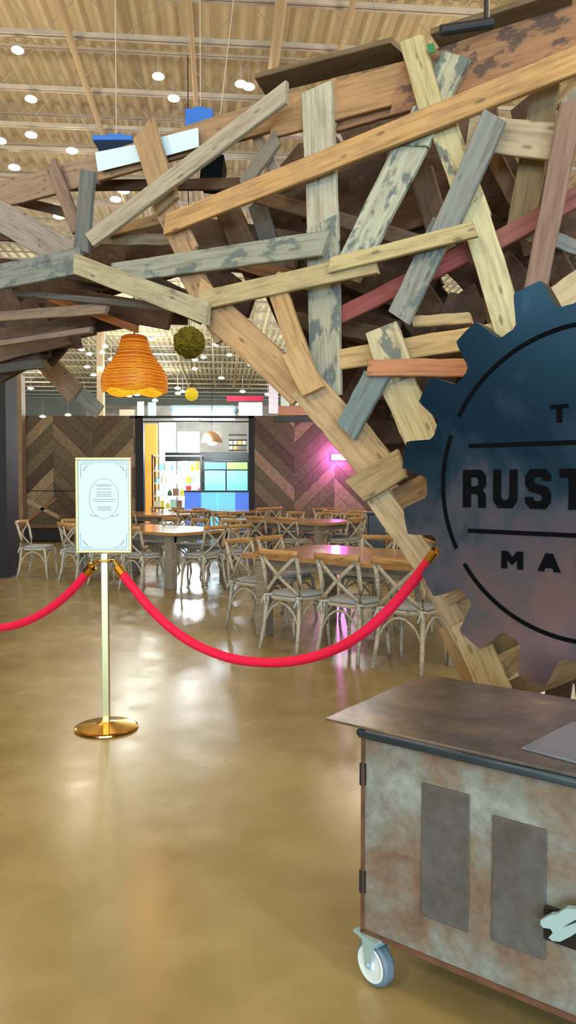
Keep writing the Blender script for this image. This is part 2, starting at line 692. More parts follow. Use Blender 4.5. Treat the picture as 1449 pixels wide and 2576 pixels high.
def light(kind, loc, energy, col, size=0.1, rot=None, **kw):
    ld = bpy.data.lights.new(kind.lower() + '_lamp', kind)
    ld.energy = energy
    ld.color = col
    if kind == 'AREA':
        ld.size = size
        if 'sy' in kw:
            ld.shape = 'RECTANGLE'
            ld.size_y = kw['sy']
    else:
        ld.shadow_soft_size = size
    if kind == 'SPOT':
        ld.spot_size = kw.get('ang', 2.4)
        ld.spot_blend = 0.8
    o = bpy.data.objects.new(ld.name, ld)
    C.objects.link(o)
    o.location = loc
    if rot:
        o.rotation_euler = rot
    return o


WARM = (1.0, 0.855, 0.65)
# bare point lights added over the whole hall in place of its ceiling lamps
for gx in (-9, -3, 3, 9):
    for gy in (-8, -2, 4, 10, 16):
        p = ROT @ Vector((gx, gy, 5.0))
        light('POINT', p, {-8: 150, -2: 270, 4: 95, 10: 72, 16: 66}[gy], WARM, 0.3)
for gx in (-10, -3, 4, 11):
    for gy in (24, 32, 41):
        p = ROT @ Vector((gx, gy, 6.0))
        light('POINT', p, 165, (0.92, 0.98, 0.9), 0.3)
# daylight coming in by the entrance glazing behind the camera
light('AREA', ROT @ Vector((0, -13.6, 2.1)), 1900, (0.62, 0.84, 1.0), 13.5, (math.pi / 2, 0, BA), sy=4.0)
w = bpy.data.worlds.new('world')
scn.world = w
w.use_nodes = True
w.node_tree.nodes['Background'].inputs[0].default_value = (0.6, 0.8, 1.0, 1)
w.node_tree.nodes['Background'].inputs[1].default_value = 0.35

# -------------------------------------------------------- board archway
e1 = Vector((0.84, -0.542, 0)).normalized()
nA = Vector((0.542, 0.84, 0)).normalized()
cA = 4.1 * nA.y
arch = thing('board_archway', 'large archway of nailed reclaimed pallet boards criss-crossing over the entrance', 'archway', (2.0, 2.85, 0))
arch_inv = Matrix.Translation(-Vector((2.0, 2.85, 0)))


def board(p1, p2, w, k=0.0, k2=None, col=(180, 145, 100), mat='wood', th=0.032, name='board', label=None, roll=None, pxw=True):
    if k2 is None:
        k2 = k
    A = on_pl(p1[0], p1[1], nA, cA + k)
    B = on_pl(p2[0], p2[1], nA, cA + k2)
    Lv = (B - A)
    ln = Lv.length
    X = Lv.normalized()
    Nn = (-nA - X * (-nA).dot(X)).normalized()
    W = Nn.cross(X).normalized()
    if pxw:
        mx, my = (p1[0] + p2[0]) / 2, (p1[1] + p2[1]) / 2
        dx, dy = p2[0] - p1[0], p2[1] - p1[1]
        l = math.hypot(dx, dy)
        ox, oy = -dy / l * w / 2, dx / l * w / 2
        km = cA + (k + k2) / 2
        wd = abs((on_pl(mx + ox, my + oy, nA, km) - on_pl(mx - ox, my - oy, nA, km)).dot(W))
    else:
        wd = w
    rl = R.uniform(-0.06, 0.06) if roll is None else roll
    rm = Matrix.Rotation(rl, 3, X)
    W2, N2 = rm @ W, rm @ Nn
    bm = nb()
    # a board with slightly skewed sawn ends and a gentle wane along its length
    ns = 7
    j = [R.uniform(-0.18, 0.18) * wd for _ in range(2)]
    rings = []
    for i in range(ns + 1):
        t = i / ns
        x = t * ln
        e = 1 + R.uniform(-0.018, 0.018)
        bow = math.sin(t * math.pi) * R.uniform(-0.003, 0.003)
        xt = (-j[0] if i == 0 else (-j[1] if i == ns else 0))
        ring = []
        ch = min(th, wd) * 0.14
        for (y, z) in ((-wd / 2 + ch, -th / 2), (wd / 2 - ch, -th / 2), (wd / 2, -th / 2 + ch), (wd / 2, th / 2 - ch), (wd / 2 - ch, th / 2), (-wd / 2 + ch, th / 2), (-wd / 2, th / 2 - ch), (-wd / 2, -th / 2 + ch)):
            ring.append(bm.verts.new((x + xt * (1 if y > 0 else -1), y * e + bow, z)))
        rings.append(ring)
    for a, b2 in zip(rings, rings[1:]):
        for q in range(8):
            bm.faces.new((a[q], a[(q + 1) % 8], b2[(q + 1) % 8], b2[q]))
    bm.faces.new(rings[0])
    bm.faces.new(rings[-1][::-1])
    o = link(name, bm, mat, arch)
    g_ = sum(col) / 3
    o.color = lin([(v_ * 0.86 + g_ * 0.14) * 0.95 for v_ in col])
    m4 = Matrix((X, W2, N2)).transposed().to_4x4()
    m4.translation = A
    o.matrix_local = arch_inv @ m4
    if label:
        o['label'] = label
    return o


TAN = (196, 156, 102)
GRY = (166, 160, 142)
CRM = (206, 194, 154)
BRN = (140, 102, 72)
DBR = (88, 62, 44)
MAU = (150, 126, 112)
SLT = (96, 108, 110)
# --- the long and large boards of the front face
board((418, 566), (1500, 133), 58, 0.0, col=(200, 156, 98), label='long honey coloured board rising to the upper right')
board((228, 605), (722, 232), 42, -0.06, col=(172, 164, 146), label='pale grey board rising to the right')
board((798, 222), (815, 612), 76, 0.07, col=(184, 182, 164))
board((812, 560), (820, 1000), 78, 0.055, col=(172, 172, 152), mat='mottled', label='upright whitish grey board')
board((285, 688), (822, 612), 56, -0.02, col=(150, 156, 142), mat='mottled', label='blue-grey stained board')
board((505, 757), (945, 662), 50, -0.06, col=(186, 170, 124))
board((832, 668), (1196, 577), 38, -0.09, col=(196, 180, 128))
board((-60, 508), (185, 650), 74, 0.0, col=(150, 142, 138), label='mauve-grey board')
board((-60, 710), (205, 655), 64, -0.05, col=(128, 138, 136), mat='mottled')
board((190, 664), (525, 790), 52, -0.09, col=(180, 174, 142), label='pale greenish board')
board((222, 430), (206, 632), 34, -0.04, col=SLT, label='dark slate board')
board((130, 415), (196, 580), 30, 0.05, col=(136, 112, 100))
board((362, 325), (424, 520), 64, 0.03, col=(176, 144, 104))
board((392, 470), (480, 650), 60, 0.06, col=(190, 152, 116))
board((440, 560), (500, 720), 50, 0.06, col=(182, 146, 110))
board((455, 640), (570, 850), 60, 0.03, col=(186, 148, 108))
board((500, 745), (765, 990), 82, 0.0, col=(200, 160, 112), label='broad tan board following the arch edge')
board((560, 770), (800, 990), 30, 0.08, col=(126, 110, 92))
board((688, 700), (770, 935), 46, -0.04, col=(196, 158, 106))
board((735, 880), (790, 985), 58, -0.07, col=(202, 164, 112))
board((765, 965), (960, 1190), 88, 0.0, col=(198, 166, 122), label='wide tan board of the arch leg')
board((880, 1060), (990, 1200), 60, 0.04, col=(204, 172, 124))
board((895, 1235), (1012, 1165), 72, -0.05, col=(184, 160, 116))
board((945, 1240), (1095, 1450), 62, -0.01, col=(208, 190, 152), label='cream board of the lower arch leg')
board((1075, 1435), (1260, 1770), 52, 0.02, col=(190, 168, 134))
board((1120, 1570), (1330, 1990), 46, 0.1, col=(176, 142, 100))
board((1170, 1560), (1255, 1760), 80, -0.02, col=(214, 196, 154))
board((950, 940), (872, 1085), 60, -0.08, col=(112, 134, 142), label='slate blue painted board')
board((1148, 140), (1040, 370), 72, 0.05, col=(178, 182, 160), mat='mottled')
board((1085, 270), (868, 700), 74, 0.06, col=(180, 186, 166), mat='mottled', label='flaking white board')
board((1246, 292), (1110, 600), 60, -0.05, col=(130, 138, 138), label='smooth grey board')
board((1120, 560), (1004, 800), 60, -0.02, col=(140, 144, 138), mat='mottled')
board((1035, 100), (1085, 270), 62, 0.02, col=(196, 184, 134))
board((1118, 325), (1205, 560), 70, 0.06, col=(198, 188, 142), mat='mottled')
board((1188, 520), (1292, 860), 74, 0.04, col=(212, 204, 158), label='cream yellow board')
board((845, 800), (1200, 625), 42, 0.1, col=(158, 74, 74), label='faded red painted board')
board((1180, 645), (1500, 470), 46, 0.09, col=(150, 84, 80), label='faded red painted board')
board((1440, 255), (1345, 740), 56, -0.03, col=(142, 112, 100))
board((928, 926), (1182, 926), 44, -0.1, col=(196, 130, 92), label='short orange brown board')
board((960, 825), (1005, 960), 84, -0.03, col=(200, 190, 152), mat='mottled')
board((985, 930), (1070, 1120), 88, -0.02, col=(208, 194, 150), label='wide cream board')
board((852, 906), (1282, 836), 54, 0.06, col=(204, 170, 112))
board((1180, 334), (1415, 360), 92, 0.03, col=(184, 166, 136), label='wide pale weathered board')
board((1375, 210), (1305, 600), 68, 0.14, col=(136, 116, 82))
board((690, 302), (1012, 210), 92, 0.1, col=(180, 138, 92))
board((1000, 225), (1560, 45), 130, 0.08, col=(164, 118, 82), mat='stained', label='broad brown stained top board')
board((850, 318), (1040, 262), 30, 0.14, col=(150, 110, 78))
board((230, 430), (780, 262), 74, 0.13, col=(166, 132, 98))
board((-60, 508), (250, 425), 66, 0.12, col=(156, 128, 108))
board((1040, 810), (1185, 800), 28, 0.05, col=(190, 164, 118))
board((1370, 790), (1500, 700), 90, 0.04, col=(204, 184, 144))
board((1000, 1260), (1075, 1220), 60, 0.03, col=(156, 122, 84))
board((1120, 1500), (1230, 1440), 60, 0.02, col=(178, 154, 118))
board((1230, 1620), (1340, 1560), 70, 0.05, col=(160, 132, 96))
board((1180, 1760), (1330, 1640), 44, 0.04, col=(190, 160, 120))
board((1290, 1740), (1500, 1650), 60, 0.1, col=(150, 126, 92))
board((700, 345), (612, 470), 30, 0.1, col=(140, 130, 116))
board((270, 585), (560, 515), 26, 0.14, col=(172, 138, 98))
board((230, 603), (470, 603), 28, 0.18, col=(140, 128, 106))
board((170, 468), (640, 462), 28, 0.3, col=(96, 66, 46))
board((20, 500), (220, 548), 24, 0.3, col=(96, 68, 50))
board((40, 738), (470, 778), 16, 0.12, col=(112, 108, 104))
board((-40, 800), (270, 776), 26, 0.15, col=(160, 136, 116))
board((130, 752), (345, 828), 18, 0.45, col=(190, 112, 60), label='board end with orange lamp light painted in its colour')  # orange of the pendant's light is put into the board colour
board((1355, 590), (1500, 640), 38, 0.12, col=(132, 138, 140))
board((1430, 240), (1478, 350), 52, 0.0, col=(140, 138, 122))
board((640, 492), (1095, 622), 38, 0.3, col=(128, 100, 78))
board((555, 490), (650, 700), 60, 0.35, col=(104, 76, 54))
board((645, 510), (705, 690), 44, 0.4, col=(92, 92, 92))
board((590, 655), (790, 715), 40, 0.28, col=(138, 104, 76))
board((640, 330), (720, 480), 26, 0.16, col=(150, 138, 122))
board((1240, 390), (1330, 560), 44, 0.25, col=(124, 90, 58))
board((720, 800), (1000, 850), 40, 0.35, col=(110, 78, 56))
board((1060, 430), (1120, 640), 60, 0.32, col=(112, 84, 66))
# top rim planks lying flat, seen from below
for (a, b2, kk) in (((655, 212), (1008, 122), 0.1), ((1100, 104), (1440, -4), 0.04), ((230, 420), (370, 380), 0.2)):
    A = on_pl(a[0], a[1], nA, cA + kk - 0.05)
    B = on_pl(b2[0], b2[1], nA, cA + kk - 0.05)
    o = board(a, b2, 0.16, kk, col=(112, 92, 66), pxw=False, roll=math.pi / 2 - 0.12, th=0.03)

# --- inner layers: darker timber filling the depth of the archway
def inside(px, py):
    # the body: above the arch opening curve, below the top rim
    top = 245 + (660 - px) * 0.29 + 60
    if px < 640:
        top = max(top, 570)
    if px <= 500:
        lo = 790 + max(0, 260 - px) * 0.3
    else:
        lo = 770 + (px - 500) * 0.86
        if px > 760:
            lo = 985 + (px - 760) * 1.47
    return top < py < lo - 75


allfill = []
cnt = 0
tries = 0
while cnt < 120 and tries < 60000:
    tries += 1
    x1_, y1_ = R.uniform(-40, 1500), R.uniform(230, 1650)
    ang = R.uniform(0, math.pi)
    ln = R.uniform(180, 480)
    x2_, y2_ = x1_ + ln * math.cos(ang), y1_ + ln * math.sin(ang)
    if x2_ > 1540 or x2_ < -100:
        continue
    if x1_ < 640 and R.random() < 0.35:
        continue
    if not all(inside(x1_ + (x2_ - x1_) * t, y1_ + (y2_ - y1_) * t) for t in (0, 0.25, 0.5, 0.75, 1)):
        continue
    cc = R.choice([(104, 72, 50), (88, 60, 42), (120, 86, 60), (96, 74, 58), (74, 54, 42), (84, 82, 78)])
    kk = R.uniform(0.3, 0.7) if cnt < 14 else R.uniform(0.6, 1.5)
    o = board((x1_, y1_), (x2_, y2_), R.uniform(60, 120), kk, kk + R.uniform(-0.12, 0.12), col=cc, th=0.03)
    allfill.append(o)
    cnt += 1
# the deepest boards are past counting: one dark mass of timber
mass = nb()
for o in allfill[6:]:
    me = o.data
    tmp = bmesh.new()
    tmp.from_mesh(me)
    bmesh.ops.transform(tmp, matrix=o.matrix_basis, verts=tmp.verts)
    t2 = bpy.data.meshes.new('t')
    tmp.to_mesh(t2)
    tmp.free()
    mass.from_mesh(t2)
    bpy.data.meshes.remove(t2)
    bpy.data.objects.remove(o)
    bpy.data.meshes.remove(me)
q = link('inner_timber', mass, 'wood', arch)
q['kind'] = 'stuff'
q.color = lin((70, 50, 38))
# left haunch of the arch
for a, b2, w_, kk, cc in (((-60, 850), (200, 850), 50, 0.5, (96, 72, 62)), ((-60, 905), (170, 845), 44, 0.35, (116, 88, 72)),
                          ((-80, 985), (90, 880), 46, 0.4, (84, 64, 56)), ((-60, 935), (110, 915), 22, 0.3, (70, 70, 74)),
                          ((60, 760), (150, 900), 56, 0.7, (72, 56, 50)), ((-60, 640), (100, 900), 56, 0.75, (80, 62, 54)),
                          ((-40, 870), (230, 830), 14, 0.2, (140, 120, 110)), ((-60, 885), (235, 812), 58, 0.6, (74, 54, 46)), ((-60, 965), (125, 862), 60, 0.55, (66, 50, 44)),
                          ((-60, 800), (210, 800), 76, 0.8, (62, 48, 42)), ((150, 832), (345, 800), 38, 0.75, (70, 50, 42)),
                          ((-60, 590), (120, 600), 26, 0.3, (92, 66, 54)), ((120, 745), (430, 800), 60, 0.6, (92, 64, 50)),
                          ((200, 790), (470, 800), 34, 0.8, (76, 54, 44)), ((380, 720), (520, 790), 60, 0.7, (60, 48, 44)),
                          ((95, 890), (190, 990), 52, 1.3, (182, 148, 124)), ((170, 960), (250, 1036), 34, 1.4, (160, 168, 160))):
    board(a, b2, w_, kk, col=cc)

# things fixed on the archway
def sheet(name, quad, k, mat, th, label, cat):
    pts = [on_pl(x, y, nA, cA + k) for x, y in quad]
    bm = nb()
    a = [bm.verts.new(p) for p in pts]
    b2 = [bm.verts.new(p + nA * th) for p in pts]
    bm.faces.new(a)
    bm.faces.new(b2[::-1])
    for i in range(4):
        j = (i + 1) % 4
        bm.faces.new((a[i], b2[i], b2[j], a[j]))
    o = link(name, bm, mat)
    return tag(o, label, cat)


sheet('paper_sheet', [(239, 383), (343, 363), (357, 405), (246, 432)], 0.075, 'note', 0.004, 'left one of two pale blue blank sheets on the upper archway boards', 'sheet')
sheet('paper_sheet', [(395, 347), (498, 321), (500, 369), (414, 393)], 0.07, 'note', 0.004, 'right one of two pale blue blank sheets, nearer the blue hanging box', 'sheet')
sheet('tape_strip', [(1072, 112), (1090, 108), (1096, 130), (1080, 134)], -0.02, 'green', 0.004, 'scrap of green tape beside the top of the cream board', 'tape')

# ------------------------------------------------------------ gear sign
g_d = Vector((0.755, -0.656, 0)).normalized()
g_n = Vector((g_d.y, -g_d.x, 0))      # towards the viewer: (-.656,-.755)
Y0 = 3.0
P0 = Vector(((1115 - CX) / F * Y0, Y0, 0))
gc = P0 + g_d * (0.186 * Y0)
gc.z = 1.447
gear = thing('gear_sign', 'large dark blue steel gear shaped sign with cut lettering behind the cart', 'sign', gc)
gm = Matrix((g_d, -g_n, Vector((0, 0, 1)))).transposed().to_4x4()   # local x right, y into the sign, z up
gear.matrix_world = Matrix.Translation(gc) @ gm
RT, RR = 0.25 * Y0, 0.212 * Y0
poly = []
NT = 17
step = 2 * math.pi / NT
base_a = math.radians(170.8)
for i in range(NT):
    a0 = base_a + i * step
    ht, hr = 0.052 / RT, 0.076 / RR
    for da, r in ((-hr - 0.03, RR - 0.004), (-hr, RR + 0.006), (-ht - 0.012, RT - 0.02), (-ht, RT), (0, RT + 0.001), (ht, RT), (ht + 0.012, RT - 0.02), (hr, RR + 0.006), (hr + 0.03, RR - 0.004)):
        poly.append((r * math.cos(a0 + da), r * math.sin(a0 + da)))
    a1 = a0 + step / 2
    poly.append((RR * 0.995 * math.cos(a1), RR * 0.995 * math.sin(a1)))
bm = nb()
prism(bm, poly, 0.0, 0.075)
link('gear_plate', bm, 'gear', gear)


def arc_strip(bm, r, w, a0, a1, y=-0.004, n=40, th=0.006):
    pts = []
    for i in range(n + 1):
        a = math.radians(a0 + (a1 - a0) * i / n)
        pts.append(((r - w / 2) * math.cos(a), (r - w / 2) * math.sin(a)))
    for i in range(n, -1, -1):
        a = math.radians(a0 + (a1 - a0) * i / n)
        pts.append(((r + w / 2) * math.cos(a), (r + w / 2) * math.sin(a)))
    # build as quads
    m_ = n + 1
    f = [bm.verts.new((x, y, z)) for x, z in pts]
    g = [bm.verts.new((x, y + th, z)) for x, z in pts]
    for i in range(n):
        a, b2, c2, d2 = i, i + 1, 2 * m_ - 2 - i, 2 * m_ - 1 - i
        bm.faces.new((f[a], f[b2], f[c2], f[d2]))
        bm.faces.new((g[d2], g[c2], g[b2], g[a]))
        bm.faces.new((f[a], g[a], g[b2], f[b2]))
        bm.faces.new((f[d2], f[c2], g[c2], g[d2]))
    bm.faces.new((f[0], f[2 * m_ - 1], g[2 * m_ - 1], g[0]))
    bm.faces.new((f[n], g[n], g[n + 1], f[n + 1]))


rin = 0.186 * Y0
for a0, a1 in ((28, 152), (160, 207), (214, 326), (333, 380)):
    bm = nb()
    arc_strip(bm, rin, 0.015, a0, a1)
    link('ring_line', bm, 'letter', gear)


def gl(px, py):
    """pixel on the sign face -> local x, z"""
    p = on_pl(px, py, g_n, g_n.dot(gc))
    q = p - gc
    return q.dot(g_d), q.z


xl, zt = gl(1180, 1122)
_, zb = gl(1182, 1335)
for z in (zt, zb):
    bm = nb()
    box(bm, (xl, -0.004, z - 0.008), (-xl, 0.002, z + 0.008))
    link('divider_line', bm, 'letter', gear)

# lettering, drawn from strokes in a unit cell: width 1, height 1
GL = {
    'T': [('p', [(0, .78), (0, 1), (1, 1), (1, .78), (.65, .78), (.65, 0), (.35, 0), (.35, .78)])],
    'H': [('p', [(0, 0), (0, 1), (.3, 1), (.3, .6), (.7, .6), (.7, 1), (1, 1), (1, 0), (.7, 0), (.7, .38), (.3, .38), (.3, 0)])],
    'E': [('p', [(0, 0), (0, 1), (1, 1), (1, .78), (.32, .78), (.32, .61), (.85, .61), (.85, .4), (.32, .4), (.32, .22), (1, .22), (1, 0)])],
    'U': [('p', [(0, 1), (0, .2), (.2, 0), (.8, 0), (1, .2), (1, 1), (.68, 1), (.68, .3), (.6, .22), (.4, .22), (.32, .3), (.32, 1)])],
    'I': [('p', [(.3, 0), (.3, 1), (.7, 1), (.7, 0)])],
    'C': [('p', [(1, .68), (1, .82), (.8, 1), (.2, 1), (0, .8), (0, .2), (.2, 0), (.8, 0), (1, .18), (1, .34), (.68, .34), (.62, .22), (.4, .22), (.32, .3), (.32, .7), (.4, .78), (.62, .78), (.68, .68)])],
    'S': [('p', [(0, .16), (0, .3), (.3, .3), (.36, .2), (.62, .2), (.68, .27), (.62, .36), (.16, .44), (0, .6), (0, .84), (.2, 1), (.8, 1), (1, .84), (1, .7), (.7, .7), (.64, .8), (.38, .8), (.32, .73), (.38, .64), (.84, .56), (1, .4), (1, .16), (.8, 0), (.2, 0)])],
    'R': [('p', [(0, 0), (0, 1), (.35, 1), (.35, .78), (.35, 0)]), ('p', [(.35, 1), (.8, 1), (1, .84), (1, .58), (.86, .46), (1, .34), (1, 0), (.68, 0), (.68, .3), (.6, .36), (.35, .36), (.35, .56), (.6, .56), (.68, .62), (.68, .74), (.6, .8), (.35, .8)])],
    'M': [('p', [(0, 0), (0, 1), (.28, 1), (.5, .66), (.72, 1), (1, 1), (1, 0), (.74, 0), (.74, .52), (.5, .22), (.26, .52), (.26, 0)])],
    'A': [('p', [(0, 0), (.34, 1), (.66, 1), (1, 0), (.72, 0), (.66, .2), (.34, .2), (.28, 0)])],
    'K': [('p', [(0, 0), (0, 1), (.32, 1), (.32, .62), (.66, 1), (1, 1), (.6, .5), (1, 0), (.66, 0), (.32, .4), (.32, 0)])],
}


def word(txt, x0, z0, w, h, gap, depth=0.004):
    x = x0
    for ch in txt:
        cw = w * (0.5 if ch == 'I' else 1.0)
        bm = nb()
        for _, pl in GL[ch]:
            prism(bm, [(x + (p[0] - (0.25 if ch == 'I' else 0)) * w, z0 + p[1] * h) for p in pl], -depth, 0.002)
        bm.normal_update()
        bmesh.ops.triangulate(bm, faces=[f for f in bm.faces if len(f.verts) > 4])
        link('letter', bm, 'letter', gear)
        x += cw + gap


xr, zr0 = gl(1165, 1276)
_, zr1 = gl(1165, 1182)
xu = gl(1305, 1276)[0]
xu0 = gl(1241, 1276)[0]
wr = gl(1222, 1276)[0] - xr
word('RUSTIC', xr, zr0, wr, zr1 - zr0, xu0 - xr - wr)
xm, zm0 = gl(1262, 1429)
_, zm1 = gl(1262, 1385)
wm = gl(1316, 1429)[0] - xm
word('MARKET', xm, zm0, wm, zm1 - zm0, gl(1353, 1429)[0] - xm - wm)
xt, zt0 = gl(1385, 1064)
_, zt1 = gl(1385, 1019)
wt = gl(1430, 1064)[0] - xt
word('THE', xt, zt0, wt, zt1 - zt0, wt * 0.62)
# back bracket that fixes the sign to the boards behind
bm = nb()
box(bm, (-0.05, 0.075, -0.3), (0.05, 0.5, 0.3))
link('bracket', bm, 'dark', gear)

# ------------------------------------------------------------------- cart
cu, cv = Vector((0.8, -0.6, 0)), Vector((0.6, 0.8, 0))
FL = at_z(818, 1806, 0.76)
cart = thing('metal_cart', 'weathered sheet metal cart with dark steel top on grey casters', 'cart', (FL.x, FL.y, 0))
cart.rotation_euler.z = math.atan2(-0.6, 0.8)
LEN, DEP = 1.5, 0.64
# local: x along u, y along v
bm = nb()
box(bm, (0, 0, 0.752), (LEN, DEP, 0.76), bevel=0.001)
link('top', bm, 'carttop', cart)
bm = nb()
tube(bm, [(0.118, 0.004, 0.738), (LEN - 0.04, 0.004, 0.738)], 0.013, 12)
tube(bm, [(0.118, 0.004, 0.738), (0.118, DEP - 0.03, 0.738)], 0.013, 12)
link('rolled_edge', bm, 'cartlip', cart, smooth=True)
bm = nb()
box(bm, (0.12, 0.015, 0.155), (LEN - 0.05, DEP - 0.03, 0.752), bevel=0.004)
body = link('body', bm, 'cartside', cart)
bm = nb()
box(bm, (0.117, 0.010, 0.155), (0.128, 0.017, 0.74))
box(bm, (0.117, 0.010, 0.150), (LEN - 0.05, 0.017, 0.165))
link('edge_trim', bm, 'rustedge', cart)


def cl(px, py, dy=0.013):
    o_ = Vector((FL.x, FL.y, 0)) + cv * dy
    p = on_pl(px, py, cv, cv.dot(o_))
    return (p - Vector((FL.x, FL.y, 0))).dot(cu), p.z


for (xa, ya, xb, yb) in ((1062, 1968, 1178, 2345), (1240, 2050, 1372, 2415)):
    a = cl(xa, ya)
    b_ = cl(xb, yb)
    zt_ = cl(xa, ya)[1]
    zb_ = cl(xb, yb)[1]
    bm = nb()
    box(bm, (a[0], 0.0085, zb_), (b_[0], 0.0165, zt_), bevel=0.003)
    o = link('inset_panel', bm, 'cartinset', cart)
    o['label'] = 'darker grey upright panel' if xa < 1200 else 'brownish grey upright panel'
for (py_) in (1920, 2190):
    a = cl(914, py_)
    b_ = cl(914, py_ + 55)
    bm = nb()
    tube(bm, [(0.118, 0.012, b_[1]), (0.118, 0.012, a[1])], 0.006, 10)
    box(bm, (0.118, 0.0115, b_[1]), (0.132, 0.0145, a[1]))
    link('hinge', bm, 'dark', cart)
# latch drawn on the front face
lt = thing('latch', '', '')
for kx in ('label', 'category'):
    del lt[kx]
lt.parent = cart
ol = [(1363, 2310), (1388, 2297), (1400, 2297), (1427, 2281), (1452, 2283), (1500, 2262), (1508, 2275), (1446, 2312), (1418, 2328), (1449, 2318), (1500, 2292), (1508, 2306), (1440, 2350), (1412, 2364), (1392, 2362), (1383, 2354), (1394, 2342), (1388, 2332), (1370, 2329), (1363, 2322)]
poly = [cl(*q, -0.02) for q in ol]
bm = nb()
prism(bm, poly, -0.03, -0.012)
bm.normal_update()
bmesh.ops.triangulate(bm, faces=[f for f in bm.faces if len(f.verts) > 4])
link('latch_lever', bm, 'steel', lt)
a = cl(1372, 2300)
b_ = cl(1520, 2370)
bm = nb()
c0 = cl(1400, 2335)
tube(bm, [(c0[0], -0.012, c0[1]), (c0[0], 0.016, c0[1])], 0.016, 14)
tube(bm, [(c0[0] + 0.09, -0.012, c0[1] + 0.03), (c0[0] + 0.09, 0.016, c0[1] + 0.03)], 0.012, 14)
box(bm, (c0[0] - 0.03, 0.006, c0[1] - 0.035), (c0[0] + 0.14, 0.016, c0[1] + 0.05), bevel=0.003)
link('latch_plate', bm, 'dark', lt)

# loose lid plate lying on the top
p = at_z(1312, 1884, 0.762)
q = p - Vector((FL.x, FL.y, 0))
bm = nb()
lm = Matrix.Translation((q.dot(cu), q.dot(cv), 0.7605)) @ Matrix.Rotation(math.radians(-8), 4, 'Z')
box(bm, (0, 0, 0), (0.5, 0.3, 0.006), mat=lm, bevel=0.001)
o = link('steel_plate', bm, flat('brushed blue steel sheet', (136, 152, 168), 0.3, 0.7, noise=0.1), None)
o.matrix_world = Matrix.Translation((FL.x, FL.y, 0)) @ Matrix.Rotation(cart.rotation_euler.z, 4, 'Z')
tag(o, 'loose blue grey steel plate lying on the cart top', 'metal plate')
CWZ = 0.155


def caster(lx, ly, ang):
    """ang: heading of the hub side in cart space"""
    c = thing('caster', '', '')
    for kx in ('label', 'category'):
        del c[kx]
    c.parent = cart
    c.location = (lx, ly, 0)
    c.rotation_euler.z = ang
    # local x = axle
    bm = nb()
    prof = [(-0.02, 0.052), (-0.019, 0.058), (-0.012, 0.0635), (0.012, 0.0635), (0.019, 0.058), (0.02, 0.052)]
    seg = 36
    rings = []
    for x, r in prof:
        rings.append([bm.verts.new((x, r * math.cos(2 * math.pi * k / seg), 0.0635 + r * math.sin(2 * math.pi * k / seg))) for k in range(seg)])
    for a_, b2 in zip(rings, rings[1:]):
        for k in range(seg):
            bm.faces.new((a_[k], a_[(k + 1) % seg], b2[(k + 1) % seg], b2[k]))
    bm.faces.new(rings[0])
    bm.faces.new(rings[-1][::-1])
    w_ = link('wheel', bm, 'tyre', c, smooth=False)
    for s in (-1, 1):
        bm = nb()
        prof = [(0.0205, 0.052), (0.024, 0.05), (0.021, 0.036), (0.021, 0.018), (0.028, 0.014), (0.028, 0.0)]
        rings = []
        for x, r in prof:
            rings.append([bm.verts.new((s * x, max(r, 1e-4) * math.cos(2 * math.pi * k / seg), 0.0635 + max(r, 1e-4) * math.sin(2 * math.pi * k / seg))) for k in range(seg)])
        for a_, b2 in zip(rings, rings[1:]):
            for k in range(seg):
                bm.faces.new((a_[k], a_[(k + 1) % seg], b2[(k + 1) % seg], b2[k]))
        link('hub', bm, 'hub', w_)
    bm = nb()
    for s in (-1, 1):
        prism(bm, [(-0.011, 0.055), (0.011, 0.055), (0.026, 0.135), (-0.026, 0.135)], s * 0.03 - 0.0015, s * 0.03 + 0.0015, Matrix.Rotation(math.pi / 2, 4, 'Z'))
    box(bm, (-0.033, -0.036, 0.132), (0.033, 0.036, 0.137))
    tube(bm, [(0, 0, 0.136), (0, 0, 0.147)], 0.022, 14)
    box(bm, (-0.045, -0.045, 0.146), (0.045, 0.045, 0.1545))
    tube(bm, [(-0.036, 0, 0.0635), (0.036, 0, 0.0635)], 0.006, 8)
    link('fork', bm, 'steel', c)
    return c


cp = at_z(930, 2474, 0.0)
q = cp - Vector((FL.x, FL.y, 0))
hub_dir = Vector((-0.8, -0.6, 0))
hl = Vector((hub_dir.dot(cu), hub_dir.dot(cv), 0))
ang = math.atan2(-hl.y, -hl.x)
cx_, cy_ = q.dot(cu) + 0.012, q.dot(cv) + 0.012
caster(cx_, cy_, ang)
caster(LEN - 0.14, cy_, ang + 0.5)
caster(cx_, DEP - 0.12, ang - 0.4)
caster(LEN - 0.14, DEP - 0.12, ang + 0.2)

# -------------------------------------------------------------- stanchion
sb = at_z(268, 1832, 0.0)
st = thing('stanchion', 'brass stanchion post holding a framed white notice', 'stanchion', (sb.x, sb.y, 0))
bm = nb()
seg = 64
prof = [(0.0, 0.045), (0.03, 0.043), (0.06, 0.036), (0.12, 0.026), (0.17, 0.018), (0.183, 0.012), (0.185, 0.004), (0.18, 0.0), (0, 0)]
lathe(bm, prof, seg)
o = link('base', bm, 'brass', st)
pt = at_y(262, 1392, sb.y)
bm = nb()
box(bm, (-0.019, -0.019, 0.03), (0.019, 0.019, pt.z - 0.0), bevel=0.002)
o = link('post', bm, 'pole', st)
zr = at_y(262, 1410, sb.y).z
bm = nb()
prof = [(0.02, -0.006), (0.05, -0.006), (0.054, 0.0), (0.05, 0.006), (0.02, 0.006)]
lathe(bm, prof, 32, (0, 0, zr))
link('collar', bm, 'brass', st, smooth=True)
